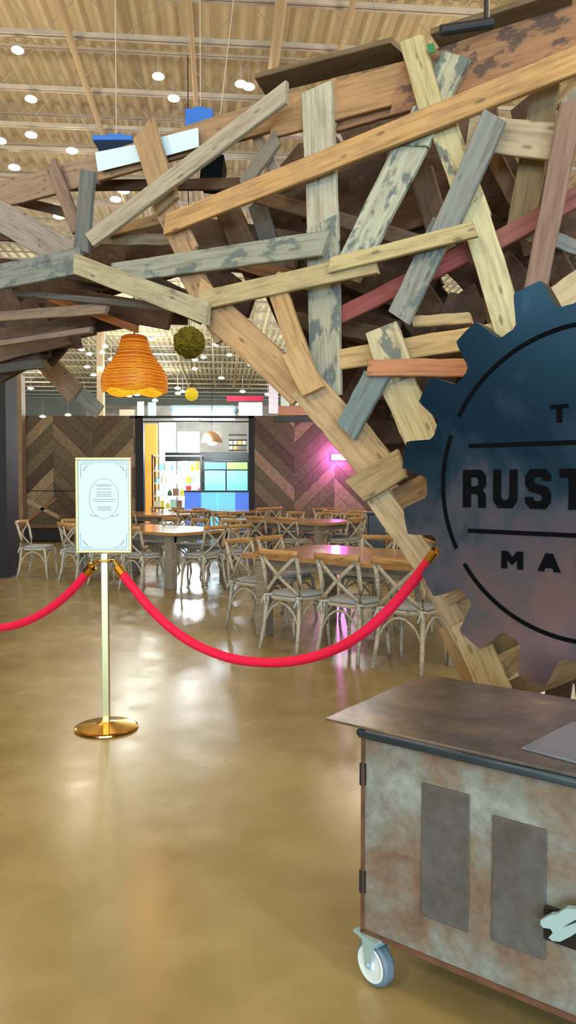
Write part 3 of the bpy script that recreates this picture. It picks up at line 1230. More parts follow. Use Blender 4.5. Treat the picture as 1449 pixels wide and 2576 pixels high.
# framed notice
s0 = at_y(193, 1390, sb.y)
s1 = at_y(330, 1151, sb.y)
xa, xb_ = s0.x - sb.x, s1.x - sb.x
za, zb_ = s0.z, s1.z
bm = nb()
fw = 0.014
box(bm, (xa, -0.016, za), (xb_, 0.016, za + fw), bevel=0.002)
box(bm, (xa, -0.016, zb_ - fw), (xb_, 0.016, zb_), bevel=0.002)
box(bm, (xa, -0.016, za + fw), (xa + fw, 0.016, zb_ - fw), bevel=0.002)
box(bm, (xb_ - fw, -0.016, za + fw), (xb_, 0.016, zb_ - fw), bevel=0.002)
fr = link('sign_frame', bm, flat('pale gold frame', (190, 178, 128), 0.35, 0.6), st)
bm = nb()
box(bm, (xa + fw, -0.006, za + fw), (xb_ - fw, 0.006, zb_ - fw))
sh = link('notice_sheet', bm, 'paper', fr)


def sx(px, py):
    p = at_y(px, py, sb.y)
    return p.x - sb.x, p.z


bm = nb()
yy = -0.0068
def strip(x0, y0, x1, y1, w=1.2):
    a_, b2 = sx(x0, y0), sx(x1, y1)
    tube(bm, [(a_[0], yy, a_[1]), (b2[0], yy, b2[1])], w * sb.y / F / 2, 4)


def polyl(pts, w=1.2):
    tube(bm, [(sx(*q)[0], yy, sx(*q)[1]) for q in pts], w * sb.y / F / 2, 4)


polyl([(262 + 37 * math.cos(a * math.pi / 24), 1254 + 50 * math.sin(a * math.pi / 24)) for a in range(49)], 1.1)
for (y_, a_, b_) in ((1219, 242, 282), (1223, 246, 278), (1230, 243, 281), (1238, 241, 283), (1243, 244, 280), (1248, 242, 282), (1256, 232, 293), (1261, 236, 289), (1275, 244, 281), (1279, 247, 278), (1283, 245, 280)):
    strip(a_, y_, b_, y_, 1.5)
polyl([(227, 1294), (236, 1299), (246, 1297)], 2)
polyl([(298, 1294), (289, 1299), (279, 1297)], 2)
for sxn, syn in ((1, 1), (-1, 1), (1, -1), (-1, -1)):
    cx0 = 204 if sxn == 1 else 319
    cy0 = 1167 if syn == 1 else 1376
    polyl([(cx0, cy0 + 34 * syn), (cx0, cy0), (cx0 + 30 * sxn, cy0)], 1.5)
    polyl([(cx0 + 5 * sxn, cy0 + 18 * syn), (cx0 + 10 * sxn, cy0 + 10 * syn), (cx0 + 18 * sxn, cy0 + 5 * syn)], 2.2)
strip(204, 1162, 320, 1162, 1.0)
strip(206, 1381, 318, 1381, 1.0)
pr_ = link('print', bm, 'ink', fr)
pr_['label'] = 'grey ornamental print, too blurred to read'

# ropes
def rope(pix, A, B, label, ends):
    """pix lie in the upright plane through A and B"""
    dv = (B - A)
    dv.z = 0
    nn = Vector((-dv.y, dv.x, 0)).normalized()
    pts = [on_pl(x, y, nn, nn.dot(A)) for x, y in pix]
    # smooth by Catmull-Rom
    sm = []
    for i in range(len(pts) - 1):
        p0 = pts[max(i - 1, 0)]
        p1, p2 = pts[i], pts[i + 1]
        p3 = pts[min(i + 2, len(pts) - 1)]
        for s in range(6):
            t = s / 6
            sm.append(0.5 * ((2 * p1) + (p2 - p0) * t + (2 * p0 - 5 * p1 + 4 * p2 - p3) * t * t + (3 * p1 - p0 - 3 * p2 + p3) * t ** 3))
    sm.append(pts[-1])
    r_ = thing('velvet_rope', label, 'rope', tuple(sm[0]), group='velvet ropes')
    o0 = sm[0]
    bm = nb()
    tube(bm, [p - o0 for p in sm], 0.0255, 14)
    link('cord', bm, 'velvet', r_, smooth=True)
    for e in ends:
        if e == 0:
            a_, d_ = sm[0], (sm[0] - sm[1]).normalized()
        else:
            a_, d_ = sm[-1], (sm[-1] - sm[-2]).normalized()
        bm = nb()
        tube(bm, [a_ - o0 - d_ * 0.008, a_ - o0 + d_ * 0.05, a_ - o0 + d_ * 0.055], [0.029, 0.029, 0.018], 16)
        link('ferrule', bm, 'brass', r_)
        bm = nb()
        tube(bm, [a_ - o0 + d_ * 0.05, a_ - o0 + d_ * 0.085 + Vector((0, 0, 0.012))], 0.009, 10)
        link('hook', bm, 'brass', r_)


A_ = Vector((sb.x, sb.y, 0))
B_ = on_pl(1085, 1400, nA, cA - 0.1)
rope([(308, 1444), (340, 1485), (385, 1538), (440, 1588), (505, 1628), (590, 1658), (685, 1667), (770, 1657), (850, 1630), (920, 1587), (985, 1527), (1035, 1468), (1082, 1408)], A_, B_, 'crimson velvet rope sagging from the stanchion to the archway, beneath the gear sign', (0, 1))
B2 = Vector((-2.85, 5.5, 0))
rope([(221, 1439), (190, 1475), (150, 1513), (100, 1547), (50, 1569), (0, 1579), (-60, 1576), (-120, 1560), (-170, 1535)], A_, B2, 'crimson velvet rope leaving the picture at the left edge', (0,))

# ------------------------------------------------------------ chair, table
def make_chair():
    t = thing('dining_chair', '', 'chair')
    ch = []
    for s in (-1, 1):
        bm = nb()
        tube(bm, [(s * .19, .17, .45), (s * .195, .19, .3), (s * .2, .2, .12), (s * .205, .215, 0)], [.019, .018, .016, .014], 8)
        ch.append(link('front_leg', bm, 'chair', t, True))
        bm = nb()
        tube(bm, [(s * .21, -.26, 0), (s * .195, -.215, .2), (s * .185, -.185, .44), (s * .188, -.195, .6), (s * .196, -.225, .74), (s * .2, -.26, .85)], [.016, .019, .021, .019, .018, .016], 8)
        ch.append(link('rear_leg', bm, 'chair', t, True))
    bm = nb()
    # rounded trapezoid seat
    pts = []
    for i in range(28):
        a = 2 * math.pi * i / 28
        c_, s_ = math.cos(a), math.sin(a)
        ex = 0.55
        x = math.copysign(abs(c_) ** ex, c_) * 0.215
        y = math.copysign(abs(s_) ** ex, s_) * 0.205
        x *= 1 + 0.08 * (y / 0.2)
        pts.append((x, y))
    lo = [bm.verts.new((x * .97, y * .97, .435)) for x, y in pts]
    mi = [bm.verts.new((x, y, .45)) for x, y in pts]
    hi = [bm.verts.new((x * .98, y * .98, .465)) for x, y in pts]
    for a, b2 in ((lo, mi), (mi, hi)):
        for i in range(28):
            bm.faces.new((a[i], a[(i + 1) % 28], b2[(i + 1) % 28], b2[i]))
    bm.faces.new(lo[::-1])
    bm.faces.new(hi)
    ch.append(link('seat', bm, 'chair', t))
    bm = nb()
    rg = []
    for sc, z in ((.90, .466), (.96, .476), (.94, .492), (.8, .5), (.3, .502)):
        rg.append([bm.verts.new((x * sc, y * sc, z)) for x, y in pts])
    for a, b2 in zip(rg, rg[1:]):
        for i in range(28):
            bm.faces.new((a[i], a[(i + 1) % 28], b2[(i + 1) % 28], b2[i]))
    bm.faces.new(rg[0][::-1])
    bm.faces.new(rg[-1])
    cu_ = link('cushion', bm, 'cushion', t, True)
    ch.append(cu_)
    for s in (-1, 1):
        bm = nb()
        tube(bm, [(s * .13, -.17, .475), (s * .19, -.215, .47), (s * .215, -.18, .465), (s * .17, -.17, .46)], .011, 6)
        tube(bm, [(s * .19, -.215, .468), (s * .21, -.235, .40)], .010, 6)
        tube(bm, [(s * .19, -.215, .468), (s * .165, -.24, .39)], .009, 6)
        ch.append(link('cushion_tie', bm, 'tie', t, True))
    bm = nb()
    # bent top rail
    n_ = 10
    ra = []
    for i in range(n_ + 1):
        u = -1 + 2 * i / n_
        x = u * .222
        y = -.262 - .04 * (1 - u * u)
        zc = .852
        hh = .028
        ra.append([bm.verts.new((x, y + dy, zc + dz)) for dy, dz in ((-.011, -hh), (.011, -hh), (.013, 0), (.008, hh), (-.008, hh), (-.013, 0))])
    for a, b2 in zip(ra, ra[1:]):
        for k in range(6):
            bm.faces.new((a[k], a[(k + 1) % 6], b2[(k + 1) % 6], b2[k]))
    bm.faces.new(ra[0])
    bm.faces.new(ra[-1][::-1])
    ch.append(link('top_rail', bm, 'rail', t, True))
    for s in (-1, 1):
        bm = nb()
        pp = []
        for i in range(7):
            u = i / 6
            x = s * (-.185 + .37 * u)
            z = .49 + .33 * u
            y = -.2 - .055 * u - .03 * math.sin(u * math.pi) - (0.006 if s > 0 else 0)
            pp.append((x, y, z))
        tube(bm, pp, .018, 6, flatz=0.35, up=Vector((0, 1, 0.01)))
        ch.append(link('cross_slat', bm, 'chair', t, True))
    bm = nb()
    for (x0, y0, x1, y1) in ((-.2, .2, .2, .2), (-.195, -.21, .195, -.21), (-.2, .19, -.195, -.21), (.2, .19, .195, -.21)):
        pp = []
        for i in range(9):
            u = i / 8
            pp.append((x0 + (x1 - x0) * u, y0 + (y1 - y0) * u, .2 + .21 * math.sin(u * math.pi) ** .6))
        tube(bm, pp, .010, 6)
    ch.append(link('bent_stretcher', bm, 'chair', t, True))
    return t, ch


chair0, chair_parts = make_chair()
chair_tree = [(c_, []) for c_ in chair_parts]
used = [False]
E1 = Vector((0.787, -0.617, 0)).normalized()
E2 = Vector((0.617, 0.787, 0)).normalized()
A1 = math.atan2(E1.y, E1.x)


def chair(p, face, label, group):
    """face: direction the sitter looks to"""
    q = chair0 if not used[0] else dup(chair0, chair_tree)
    used[0] = True
    q.location = (p.x, p.y, 0)
    q.rotation_euler.z = math.atan2(face.y, face.x) - math.pi / 2 + R.uniform(-0.06, 0.06)
    tag(q, label, 'chair', group)
    return q


def make_table(LX, LY):
    t = thing('dining_table', '', 'table')
    ch = []
    bm = nb()
    box(bm, (0, 0, .735), (LX, LY, .78), bevel=.004)
    ch.append(link('tabletop', bm, 'tabletop', t))
    bm = nb()
    box(bm, (.14, .12, .64), (LX - .14, .15, .735))
    box(bm, (.14, LY - .15, .64), (LX - .14, LY - .12, .735))
    box(bm, (.14, .15, .64), (.17, LY - .15, .735))
    box(bm, (LX - .17, .15, .64), (LX - .14, LY - .15, .735))
    ch.append(link('apron', bm, 'tableleg', t))
    for x in (.2, LX - .2):
        for y in (.11, LY - .11):
            bm = nb()
            box(bm, (x - .06, y - .06, 0), (x + .06, y + .06, .735), bevel=.006)
            ch.append(link('leg', bm, 'tableleg', t))
    return t, ch


LX, LY = 2.4, 1.3
tab0, tparts = make_table(LX, LY)
ttree = [(c_, []) for c_ in tparts]
tused = [False]


def table(N_, who, label, front=(0.52, 1.2, 1.88), left=(0.40, .90), right=(0.40, .90), back=(0.52, 1.2, 1.88)):
    """N_: near (right front) corner; the long side runs back to the left"""
    O = N_ - E1 * LX
    q = tab0 if not tused[0] else dup(tab0, ttree)
    tused[0] = True
    q.location = (O.x, O.y, 0)
    q.rotation_euler.z = A1
    tag(q, label, 'table', 'long wooden dining tables')
    G = 'cross-back chairs around the dining tables'
    nm = {0: 'left', 1: 'middle', 2: 'right', 3: 'far right'}
    base = 'cross-back chair'
    for i, s in enumerate(front):
        chair(O + E1 * s - E2 * .10, E2, '%s, %s seat on the near side of %s' % (base, nm[i], who), G)
    for i, s in enumerate(back):
        chair(O + E1 * s + E2 * (LY + .12), -E2, '%s, %s seat on the far side of %s' % (base, nm[i], who), G)
    for i, s in enumerate(left):
        chair(O + E2 * s - E1 * .12, E1, '%s, %s seat at the left end of %s' % (base, ('nearer', 'farther')[i], who), G)
    for i, s in enumerate(right):
        chair(O + E2 * s + E1 * (LX + .12), -E1, '%s, %s seat at the right end of %s' % (base, ('nearer', 'farther')[i], who), G)


OA = Vector((-.45, 7.2, 0))
table(OA + E1 * LX, 'the nearest table', 'nearest long dining table with magenta gleam on honey top', front=(0.75, 1.36, 1.9), right=())
NA = OA + E1 * LX


def NP(a, b2):
    return NA + E1 * a + E2 * b2


table(NP(-5.0, 1.6), 'the table behind the notice', 'dining table behind the framed notice, top gleaming with shop light', front=(0.52, 1.2, 1.88))
chair(NP(-5.0, 1.6) - E1 * 2.75 - E2 * .25, (E1 + E2 * .6).normalized(), 'cross-back chair standing just left of the framed notice', 'cross-back chairs around the dining tables')
table(NP(-4.9, 4.9), 'the middle table', 'dining table in the middle rows, behind the nearest table')
table(NP(-9.3, 5.2), 'the table facing the shop opening', 'dining table in front of the bright shop opening', left=())
table(NP(-4.9, 8.2), 'the farthest table on the right', 'farthest dining table, close to the right chevron wall')
table(NP(-9.3, 7.7), 'the farthest table by the shop', 'farthest dining table, close to the shop opening', back=(), front=(), left=())

# ------------------------------------------------------------- partition
PY = 20.4


def px_x(px, D):
    return (px - CX) / F * D


ph = at_y(400, 1046, PY).z
M['chevL'] = chevron('chevron planks left', 0.25, -1)
M['chevR'] = chevron('chevron planks right', 0.0, 1)
xL0, xL1 = px_x(58, PY), px_x(342, PY)
bm = nb()
box(bm, (0, 0, 0), (xL1 - xL0, .12, ph))
o = struct('wall_partition_left', bm, 'chevL')
o.location = (xL0, PY, 0)
xR0, xR1 = px_x(640, PY), px_x(1300, PY)
bm = nb()
box(bm, (0, 0, 0), (xR1 - xR0, .12, ph))
o = struct('wall_partition_right', bm, 'chevR')
o.location = (xR0, PY, 0)
bm = nb()
box(bm, (xL1, PY - .03, 0), (px_x(362, PY), PY + .15, ph))
box(bm, (px_x(626, PY), PY - .03, 0), (xR0, PY + .15, ph))
box(bm, (xL1 - 0.15, PY - .03, ph - .06), (xR0, PY + .15, ph))
box(bm, (xL1, PY, ph - .17), (xR0, PY + .1, ph - .14))
struct('door_1', bm, 'navy')
bm = nb()
box(bm, (px_x(692, PY), PY - .06, ph - 0.16), (px_x(1300, PY), PY - 0.001, ph - .02))
struct('trim_1', bm, 'dark')
p0, p1 = at_y(700, 1043, 19.9), at_y(1300, 1022, 19.9)
bm = nb()
box(bm, (p0.x, PY - 0.05, ph + 0.01), (p1.x, PY + .3, ph + 0.26))
struct('trim_2', bm, flat('salmon soffit', (205, 160, 128), .6))
bm = nb()
box(bm, (xL0, PY - 0.02, 1.25 - .02), (xL1, PY - 0.001, 1.25))
struct('trim_3', bm, 'dark')
# posts at the left
p = at_y(40, 1345, 20.0)
bm = nb()
box(bm, (px_x(20, 20), 20.0, 0), (px_x(57, 20), 20.3, 4.3))
struct('column_1', bm, flat('tan wooden post', (150, 128, 104), .6, noise=.15))
bm = nb()
box(bm, (-5.1, 11.5, 0), (px_x(17, 11.5), 12.0, 3.45))
struct('column_2', bm, 'navy')
bm = nb()
box(bm, (px_x(246, 27), 27, 0), (px_x(262, 27), 27.25, 7.4))
struct('column_3', bm, flat('beige post', (196, 168, 138), .6, noise=.1))

# crossed timber rack at the left wall
rk = thing('timber_rack', 'low rack of crossed brown timbers by the left chevron wall', 'rack', (px_x(95, 18.5), 18.5, 0))
for (a, b2, cc) in (((70, 1260), (150, 1302), (178, 160, 132)), ((35, 1338), (140, 1255), (150, 112, 82))):
    A = at_y(a[0], a[1], 18.5) - Vector(rk.location)
    B = at_y(b2[0], b2[1], 18.5) - Vector(rk.location)
    bm = nb()
    tube(bm, [A, B], .075, 4, flatz=.7)
    q = link('crossed_timber', bm, 'wood', rk)
    q.color = lin(cc)
bm = nb()
box(bm, (-.35, .05, .02), (.55, .6, .34), bevel=.01)
link('base_box', bm, 'dark', rk)
bm = nb()
box(bm, (-.55, .0, .34), (.7, .65, .40), bevel=.01)
q = link('shelf_board', bm, 'wood', rk)
q.color = lin((120, 92, 70))
bm = nb()
for sx_ in (-.5, .65):
    for sy_ in (.05, .55):
        box(bm, (sx_ - .03, sy_, 0), (sx_ + .03, sy_ + .06, .34))
link('rack_leg', bm, 'darkwood', rk)

# black pedestal near the arch leg
bm = nb()
px_ = px_x(945, 11.0)
box(bm, (-.12, -.12, 0), (.12, .12, 1.0), bevel=.01)
box(bm, (-.15, -.15, 1.0), (.15, .15, 1.03), bevel=.005)
o = link('pedestal', bm, 'dark')
o.location = (px_, 11.0, 0)
tag(o, 'black pedestal beyond the nearest table, beside the arch leg', 'pedestal')

# magenta neon lamp on the right chevron wall
nx, nz = px_x(852, 20.25), at_y(868, 1150, 20.25).z
nn_ = thing('neon_sconce', 'glowing magenta neon lamp on the chevron wall beside the arch leg', 'lamp', (nx, 20.3, nz))
bm = nb()
box(bm, (-.2, .02, -.08), (.2, .09, .08), bevel=.01)
link('back_box', bm, 'dark', nn_)
bm = nb()
for k in range(3):
    tube(bm, [(-.2, 0, -.06 + k * .06), (.2, 0, -.06 + k * .06)], .025, 8)
link('tube', bm, 'pink', nn_)
light('POINT', (nx - .1, 20.05, nz), 60, (1, .2, .9), .1)

# ------------------------------------------------------------ shop inside
SG = 'goods on the shop shelves'
SY = 24.0


def sbox(name, px0, py0, px1, py1, D, dep, mat, label, cat, group=None, bev=.01, floor=False):
    a, b2 = at_y(px0, py0, D), at_y(px1, py1, D)
    z0 = 0 if floor else b2.z
    bm = nb()
    box(bm, (a.x, D, z0), (b2.x, D + dep, a.z), bevel=bev)
    o = link(name, bm, mat)
    return tag(o, label, cat, group)


# shelving unit: parts sized in metres
ux0, ux1 = px_x(382, SY), px_x(508, SY)
su = thing('shelving_unit', 'tall metal shelving unit of packaged goods inside the shop', 'shelf unit', (ux0, SY, 0))
W_ = ux1 - ux0
for x_ in (0, W_ - .04):
    bm = nb()
    for y_ in (0, .46):
        box(bm, (x_, y_, 0), (x_ + .04, y_ + .04, 2.35))
    box(bm, (x_, .04, 2.25), (x_ + .04, .46, 2.29))
    link('upright_frame', bm, 'dark', su)
levels = [.22, .62, 1.02, 1.42, 1.82]
for z_ in levels + [2.3]:
    bm = nb()
    box(bm, (0, 0, z_), (W_, .5, z_ + .025))
    link('shelf', bm, 'white', su)
goods = [('white', (226, 232, 228)), ('yellow', (214, 186, 40)), ('pale green', (150, 190, 160)), ('red', (196, 60, 56)), ('brown', (120, 84, 58)), ('cream', (214, 200, 168)), ('dark green', (52, 84, 66)), ('pale blue', (150, 200, 216))]
gm_ = {n_: flat(n_ + ' packaging', c_, .45, noise=.15, nscale=20, emit=c_, es=0.0) for n_, c_ in goods}
tiers = ['bottom shelf', 'second shelf', 'third shelf', 'fourth shelf', 'top shelf']
for li, z_ in enumerate(levels):
    x_ = .06
    k_ = 0
    while x_ < W_ - .2 and k_ < 9:
        w_ = R.uniform(.1, .19)
        h_ = R.uniform(.16, .32)
        n_, c_ = R.choice(goods)
        bm = nb()
        if R.random() < .5:
            box(bm, (0, 0, 0), (w_, .2, h_), bevel=.008)
            nm_, ct = 'package', 'package'
        else:
            r_ = w_ / 2 * .8
            lathe(bm, [(0, 0), (r_, 0), (r_, h_ * .62), (r_ * .42, h_ * .8), (r_ * .42, h_), (0, h_)], 14, (w_ / 2, .1, 0))
            nm_, ct = 'bottle', 'bottle'
        o = link(nm_, bm, gm_[n_])
        o.location = (ux0 + x_, SY + .06, z_ + .026)
        tag(o, '%s %s on the %s of the shop unit, %s from the left' % (n_, nm_, tiers[li], ords[k_]), ct, SG)
        x_ += w_ + R.uniform(.02, .05)
        k_ += 1
# coolers
c0 = at_y(512, 1160, SY)
c1 = at_y(624, 1232, SY)
cl_ = thing('drinks_cooler', 'two-door glass cooler glowing cyan inside the shop', 'cooler', (c0.x, SY, 0))
cw = c1.x - c0.x
zt = c0.z
bm = nb()
box(bm, (0, .08, 0), (cw, .8, zt + .02), bevel=.01)
link('cabinet', bm, 'dark', cl_)
bm = nb()
box(bm, (0.02, .04, zt - .26), (cw * .5, .09, zt - .04))
link('header_panel', bm, 'violet', cl_)
bm = nb()
box(bm, (cw * .52, .04, zt - .26), (cw - .02, .09, zt - .04))
q = link('header_panel', bm, emis('green lit header', (130, 210, 90), .7), cl_)
q['label'] = 'green lit header panel'
for i in range(2):
    xa_, xb2 = (0.03 + i * cw / 2, cw / 2 - .02 + i * cw / 2)
    bm = nb()
    box(bm, (xa_, .05, .2), (xb2, .075, zt - .3))
    dr = link('glass_door', bm, 'cyanglass', cl_)
    bm = nb()
    box(bm, (xa_ + (.03 if i else xb2 - xa_ - .06), .02, .8), (xa_ + (.05 if i else xb2 - xa_ - .04), .05, 1.5))
    link('handle', bm, 'steel', dr)
    bm = nb()
    for z_ in (.6, .95, 1.3):
        x_ = xa_ + .05
        while x_ < xb2 - .1:
            lathe(bm, [(0, 0), (.035, 0), (.035, .17), (.015, .2), (.015, .24), (0, .24)], 8, (x_, .03, z_))
            x_ += .1
    link('cooler_goods', bm, 'cyan2', dr)
# counter
a = at_y(462, 1234, 21.8)
b_ = at_y(632, 1240, 21.8)
ct_ = thing('shop_counter', 'low shop counter with black top and lit blue fronts', 'counter', (a.x, 21.8, 0))
ww = b_.x - a.x
bm = nb()
box(bm, (0, 0, a.z - .05), (ww, .6, a.z))
link('countertop', bm, 'dark', ct_)
for i, mt_ in enumerate(('violet', 'cyanglass', 'cyanglass', 'violet')):
    bm = nb()
    box(bm, (ww * i / 4 + .02, .04, .1), (ww * (i + 1) / 4 - .02, .55, a.z - .05))
    link('front_panel', bm, mt_, ct_)
bm = nb()
box(bm, (0.02, .06, 0), (ww - .02, .5, .1))
link('plinth', bm, 'dark', ct_)
# bright fixtures in the shop
sbox('ceiling_lightbox', 432, 1034, 497, 1054, 25, .6, 'coolglow', 'left one of two big white lit panels above the shop', 'lightbox', 'lit panels', .05)
sbox('ceiling_lightbox', 501, 1034, 588, 1054, 25, .6, 'coolglow', 'right one of two big white lit panels above the shop', 'lightbox', 'lit panels', .05)
sbox('light_canopy', 424, 1018, 596, 1034, 25.2, 1.2, flat('pale cool canopy', (150, 170, 182), .5), 'pale grey canopy over the two lit shop panels', 'canopy', None, .12)
sbox('display_case', 446, 1086, 500, 1136, 26, .3, emis('white lit display', (236, 246, 255), 4.0), 'brightly lit white display case at the back of the shop', 'display case', None, .03, True)
sbox('display_case', 400, 1062, 440, 1130, 27, .3, emis('soft lit display', (190, 205, 205), 1.5), 'soft grey lit display left of the bright white one', 'display case', None, .03, True)
sbox('orange_wall_panel', 364, 1066, 395, 1200, 26.5, .2, 'orangeglow', 'orange wall piece with painted-in glow at the left of the shop opening', 'board', None, .02, True)  # orange lit wall: the light on it is put in as emission
sbox('hanging_bulkhead', 415, 1138, 632, 1160, 25.5, .4, 'dark', 'black bulkhead above the cooler in the shop', 'bulkhead')
for i_, (a0_, b0_, mt_) in enumerate(((512, 1066, 'white'), (560, 1072, 'white'), (596, 1078, 'darkwood'), (600, 1106, 'darkwood'))):
    pass
bm = nb()
box(bm, (-8, 30, 0), (4, 30.2, 4.5))
struct('wall_shop', bm, flat('shop back wall', (120, 116, 108), .7, noise=.25, nscale=2))
for i_ in range(4):
    yv = 1092 + i_ * 13
    sbox('wall_ledge', 575, yv, 620, yv + 3, 26, .25, 'darkwood', '%s brown wall shelf from the top, right of the shop lampshade' % ords[i_], 'shelf', 'wall shelves in the shop', .004)
for i_ in range(2, 4):
    yv = 1092 + i_ * 13
    for j_ in range(4):
        n_, c_ = R.choice(goods)
        sbox('package', 577 + j_ * 11, yv - 9, 585 + j_ * 11, yv, 26.02, .15, gm_[n_], '%s package %s from the left on the %s ledge right of the shop lampshade' % (n_, ords[j_], ('third', 'fourth')[i_ - 2]), 'package', 'goods on the ledges', .004)
# lampshade
lp = at_y(533, 1100, 23.0)
ls = thing('pendant_lamp', 'tan dome pendant lamp inside the shop opening', 'pendant lamp', tuple(lp))
bm = nb()
lathe(bm, [(.05, .19), (.16, .17), (.26, .08), (.33, -.16), (.32, -.16), (.25, .07), (.15, .15), (.04, .17)], 24)
link('lamp_shade', bm, flat('tan lampshade', (190, 150, 108), .7, emit=(190, 150, 108), es=.25), ls, True)
bm = nb()
lathe(bm, [(0, -.26), (.12, -.22), (.16, -.12), (.1, -.02), (0, 0)], 16)
link('bulb', bm, 'coolglow', ls, True)
bm = nb()
tube(bm, [(0, 0, .18), (0, 0, 4.8)], .01, 6)
link('cord', bm, 'dark', ls)
light('POINT', at_y(480, 1120, 22.6), 190, (.85, .95, 1), .2)  # bare points added to brighten the shop, no fixtures of their own
light('POINT', at_y(560, 1080, 23.4), 150, (.8, .95, 1), .2)
light('POINT', at_y(470, 1060, 27.5), 400, (.9, .97, 1), .2)

# distant decor over the partition
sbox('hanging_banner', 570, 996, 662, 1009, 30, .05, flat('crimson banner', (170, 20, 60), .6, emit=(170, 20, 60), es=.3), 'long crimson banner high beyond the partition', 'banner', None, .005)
for i_, (x_, y_, x2, y2, cc, nm_) in enumerate(((676, 962, 700, 1040, (205, 190, 200), 'pinkish'), (706, 955, 728, 1045, (196, 206, 196), 'pale green'), (734, 965, 752, 1020, (220, 220, 216), 'white'), (600, 1012, 660, 1046, (205, 206, 202), 'wide pale'), (372, 1012, 392, 1046, (150, 205, 225), 'pale blue'), (345, 1010, 362, 1046, (200, 196, 196), 'light grey'), (300, 1030, 340, 1046, (196, 180, 160), 'beige'))):
    sbox('hanging_banner', x_, y_, x2, y2, 28.5 + i_ * .1, .06, flat('panel ' + nm_, cc, .6, noise=.1), '%s hanging banner beyond the partition top' % nm_, 'banner', 'hanging banners beyond the partition', .004)

# ------------------------------------------------------ rattan pendant lamp
pc = at_y(338, 845, 6.0)
pd = thing('rattan_pendant', 'glowing orange woven rattan pendant lamp under the archway', 'pendant lamp', tuple(pc))
u_ = 6.0 / F
prof = [(22, 0), (30, 4), (34, 20), (42, 42), (52, 58), (68, 78), (78, 98), (81, 116), (79, 134)]
bm = nb()
seg = 64
rings = []
for idx, (r_, y_) in enumerate(prof):
    ring = []
    for k in range(seg):
        a = 2 * math.pi * k / seg
        lob = (abs(math.cos(a * 2.5 + .5))) if idx >= len(prof) - 1 else 0
        rr_ = r_ * u_ * (1 + .02 * math.cos(5 * a))
        ring.append(bm.verts.new((rr_ * math.cos(a), rr_ * math.sin(a), -(y_ + 11 * lob) * u_)))
    rings.append(ring)
for a, b2 in zip(rings, rings[1:]):
    for k in range(seg):
        bm.faces.new((a[k], a[(k + 1) % seg], b2[(k + 1) % seg], b2[k]))
bm.faces.new(rings[0])
sh_ = link('lamp_shade', bm, 'rattan', pd, True)
md = sh_.modifiers.new('thick', 'SOLIDIFY')
md.thickness = .006
# woven strands
bm = nb()
for i in range(34):
    t = i / 33 * (len(prof) - 1)
    j0 = min(int(t), len(prof) - 2)
    f_ = t - j0
    r_ = (prof[j0][0] * (1 - f_) + prof[j0 + 1][0] * f_ + .8) * u_
    y_ = (prof[j0][1] * (1 - f_) + prof[j0 + 1][1] * f_) * u_
    pp = []
    for k in range(49):
        a = 2 * math.pi * k / 48
        w_ = .003 * math.sin(12 * a + i * math.pi)
        pp.append((((r_ + w_) * math.cos(a)), ((r_ + w_) * math.sin(a)), -y_))
    tube(bm, pp, .0035, 4, cap=False)
link('weave', bm, flat('dark orange cane', (176, 88, 8), .6, emit=(190, 92, 6), es=.22), sh_)
bm = nb()
lathe(bm, [(0, -.27), (.03, -.26), (.042, -.22), (.03, -.18), (.015, -.14), (0, -.13)], 16)
link('bulb', bm, 'bulb', pd, True)
bm = nb()
tube(bm, [(0, 0, -.14), (0, 0, .6)], .006, 6)
link('cord', bm, 'dark', pd)
light('POINT', (pc.x, pc.y, pc.z - .5), 6, (1, .5, .12), .08)

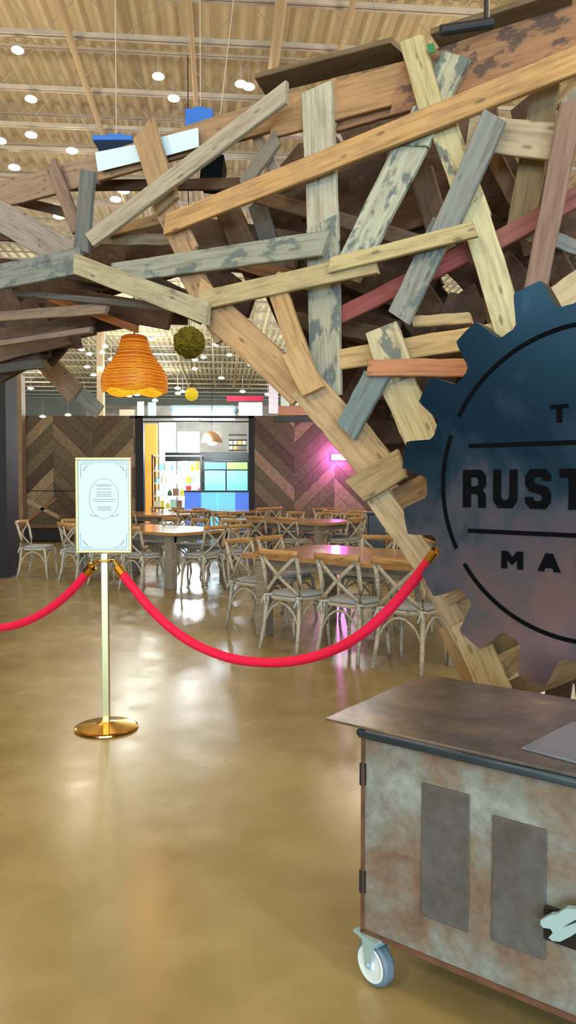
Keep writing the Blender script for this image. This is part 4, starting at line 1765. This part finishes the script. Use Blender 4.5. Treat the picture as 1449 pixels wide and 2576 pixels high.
# moss ball
mb = at_y(476, 862, 9.5)
bm = nb()
bmesh.ops.create_icosphere(bm, subdivisions=4, radius=.19)
for v_ in bm.verts:
    v_.co *= 1 + R.uniform(-.09, .09)
bl = link('moss_ball', bm, flat('olive moss', (112, 112, 30), .9, noise=.5, nscale=20))
bl.location = mb
tag(bl, 'olive green moss ball hanging right of the orange pendant', 'hanging decoration')
bm = nb()
tube(bm, [(0, 0, .15), (0, 0, 3.5)], .006, 5)
link('cord', bm, 'dark', bl)
mb = at_y(482, 992, 16)
bm = nb()
bmesh.ops.create_icosphere(bm, subdivisions=3, radius=.14)
bl = link('hanging_globe', bm, emis('yellow globe', (200, 180, 40), .6))
bl.location = mb - Vector((0, 0, 0))
tag(bl, 'small yellow glowing globe lamp hanging above the shop opening', 'globe lamp')
bm = nb()
tube(bm, [(0, 0, .12), (0, 0, 4)], .006, 5)
link('cord', bm, 'dark', bl)

# hanging boxes above the archway
def hang(name, px0, py0, px1, py1, D, dep, mat, label, cat, tilt=0):
    a, b2 = at_y(px0, py0, D), at_y(px1, py1, D)
    c_ = (a + b2) / 2
    w_, h_ = abs(b2.x - a.x), abs(a.z - b2.z)
    t = thing(name, label, cat, (c_.x, D, c_.z))
    t.rotation_euler.y = tilt
    bm = nb()
    box(bm, (-w_ / 2, 0, -h_ / 2), (w_ / 2, dep, h_ / 2), bevel=.006)
    link('case', bm, mat, t)
    bm = nb()
    box(bm, (-w_ * .22, dep * .3, h_ / 2), (w_ * .22, dep * .7, h_ / 2 + .05), bevel=.004)
    link('bracket', bm, 'blue' if mat == 'blue' else 'dark', t)
    bm = nb()
    tube(bm, [(0, dep / 2, h_ / 2 + .04), (0, dep / 2, 6.9 - c_.z)], .004, 6)
    link('hanging_wire', bm, 'joist', t)
    return t


hang('hanging_box', 465, 272, 535, 350, 6.2, .25, 'blue', 'bright blue box hanging above the archway', 'box')
hang('hanging_box', 232, 339, 332, 352, 6.0, .3, 'blue', 'flat blue strip box above the left pale sheet', 'box')
hang('loudspeaker', 505, 385, 560, 455, 6.4, .3, 'letter', 'black loudspeaker hanging behind the archway boards', 'speaker', .12)
# dark pipe with drop rod at the top
a, b_ = at_y(1108, 78, 3.15), at_y(1240, 58, 3.15)
cp_ = thing('hanging_pipe', 'dark navy pipe on a drop rod above the right side of the archway', 'pipe', tuple(a))
bm = nb()
tube(bm, [(0, 0, 0), b_ - a], .022, 14)
link('pipe', bm, 'navy', cp_)
r0 = at_y(1224, 60, 3.15) - a
bm = nb()
tube(bm, [r0, r0 + Vector((0, 0, 7.4 - a.z - r0.z))], .012, 8)
link('drop_rod', bm, 'dark', cp_)

# weak glows need no light sampling of their own
for m_ in bpy.data.materials:
    if m_.name not in ('magenta neon glow', 'cool lit panel'):
        m_.cycles.emission_sampling = 'NONE'
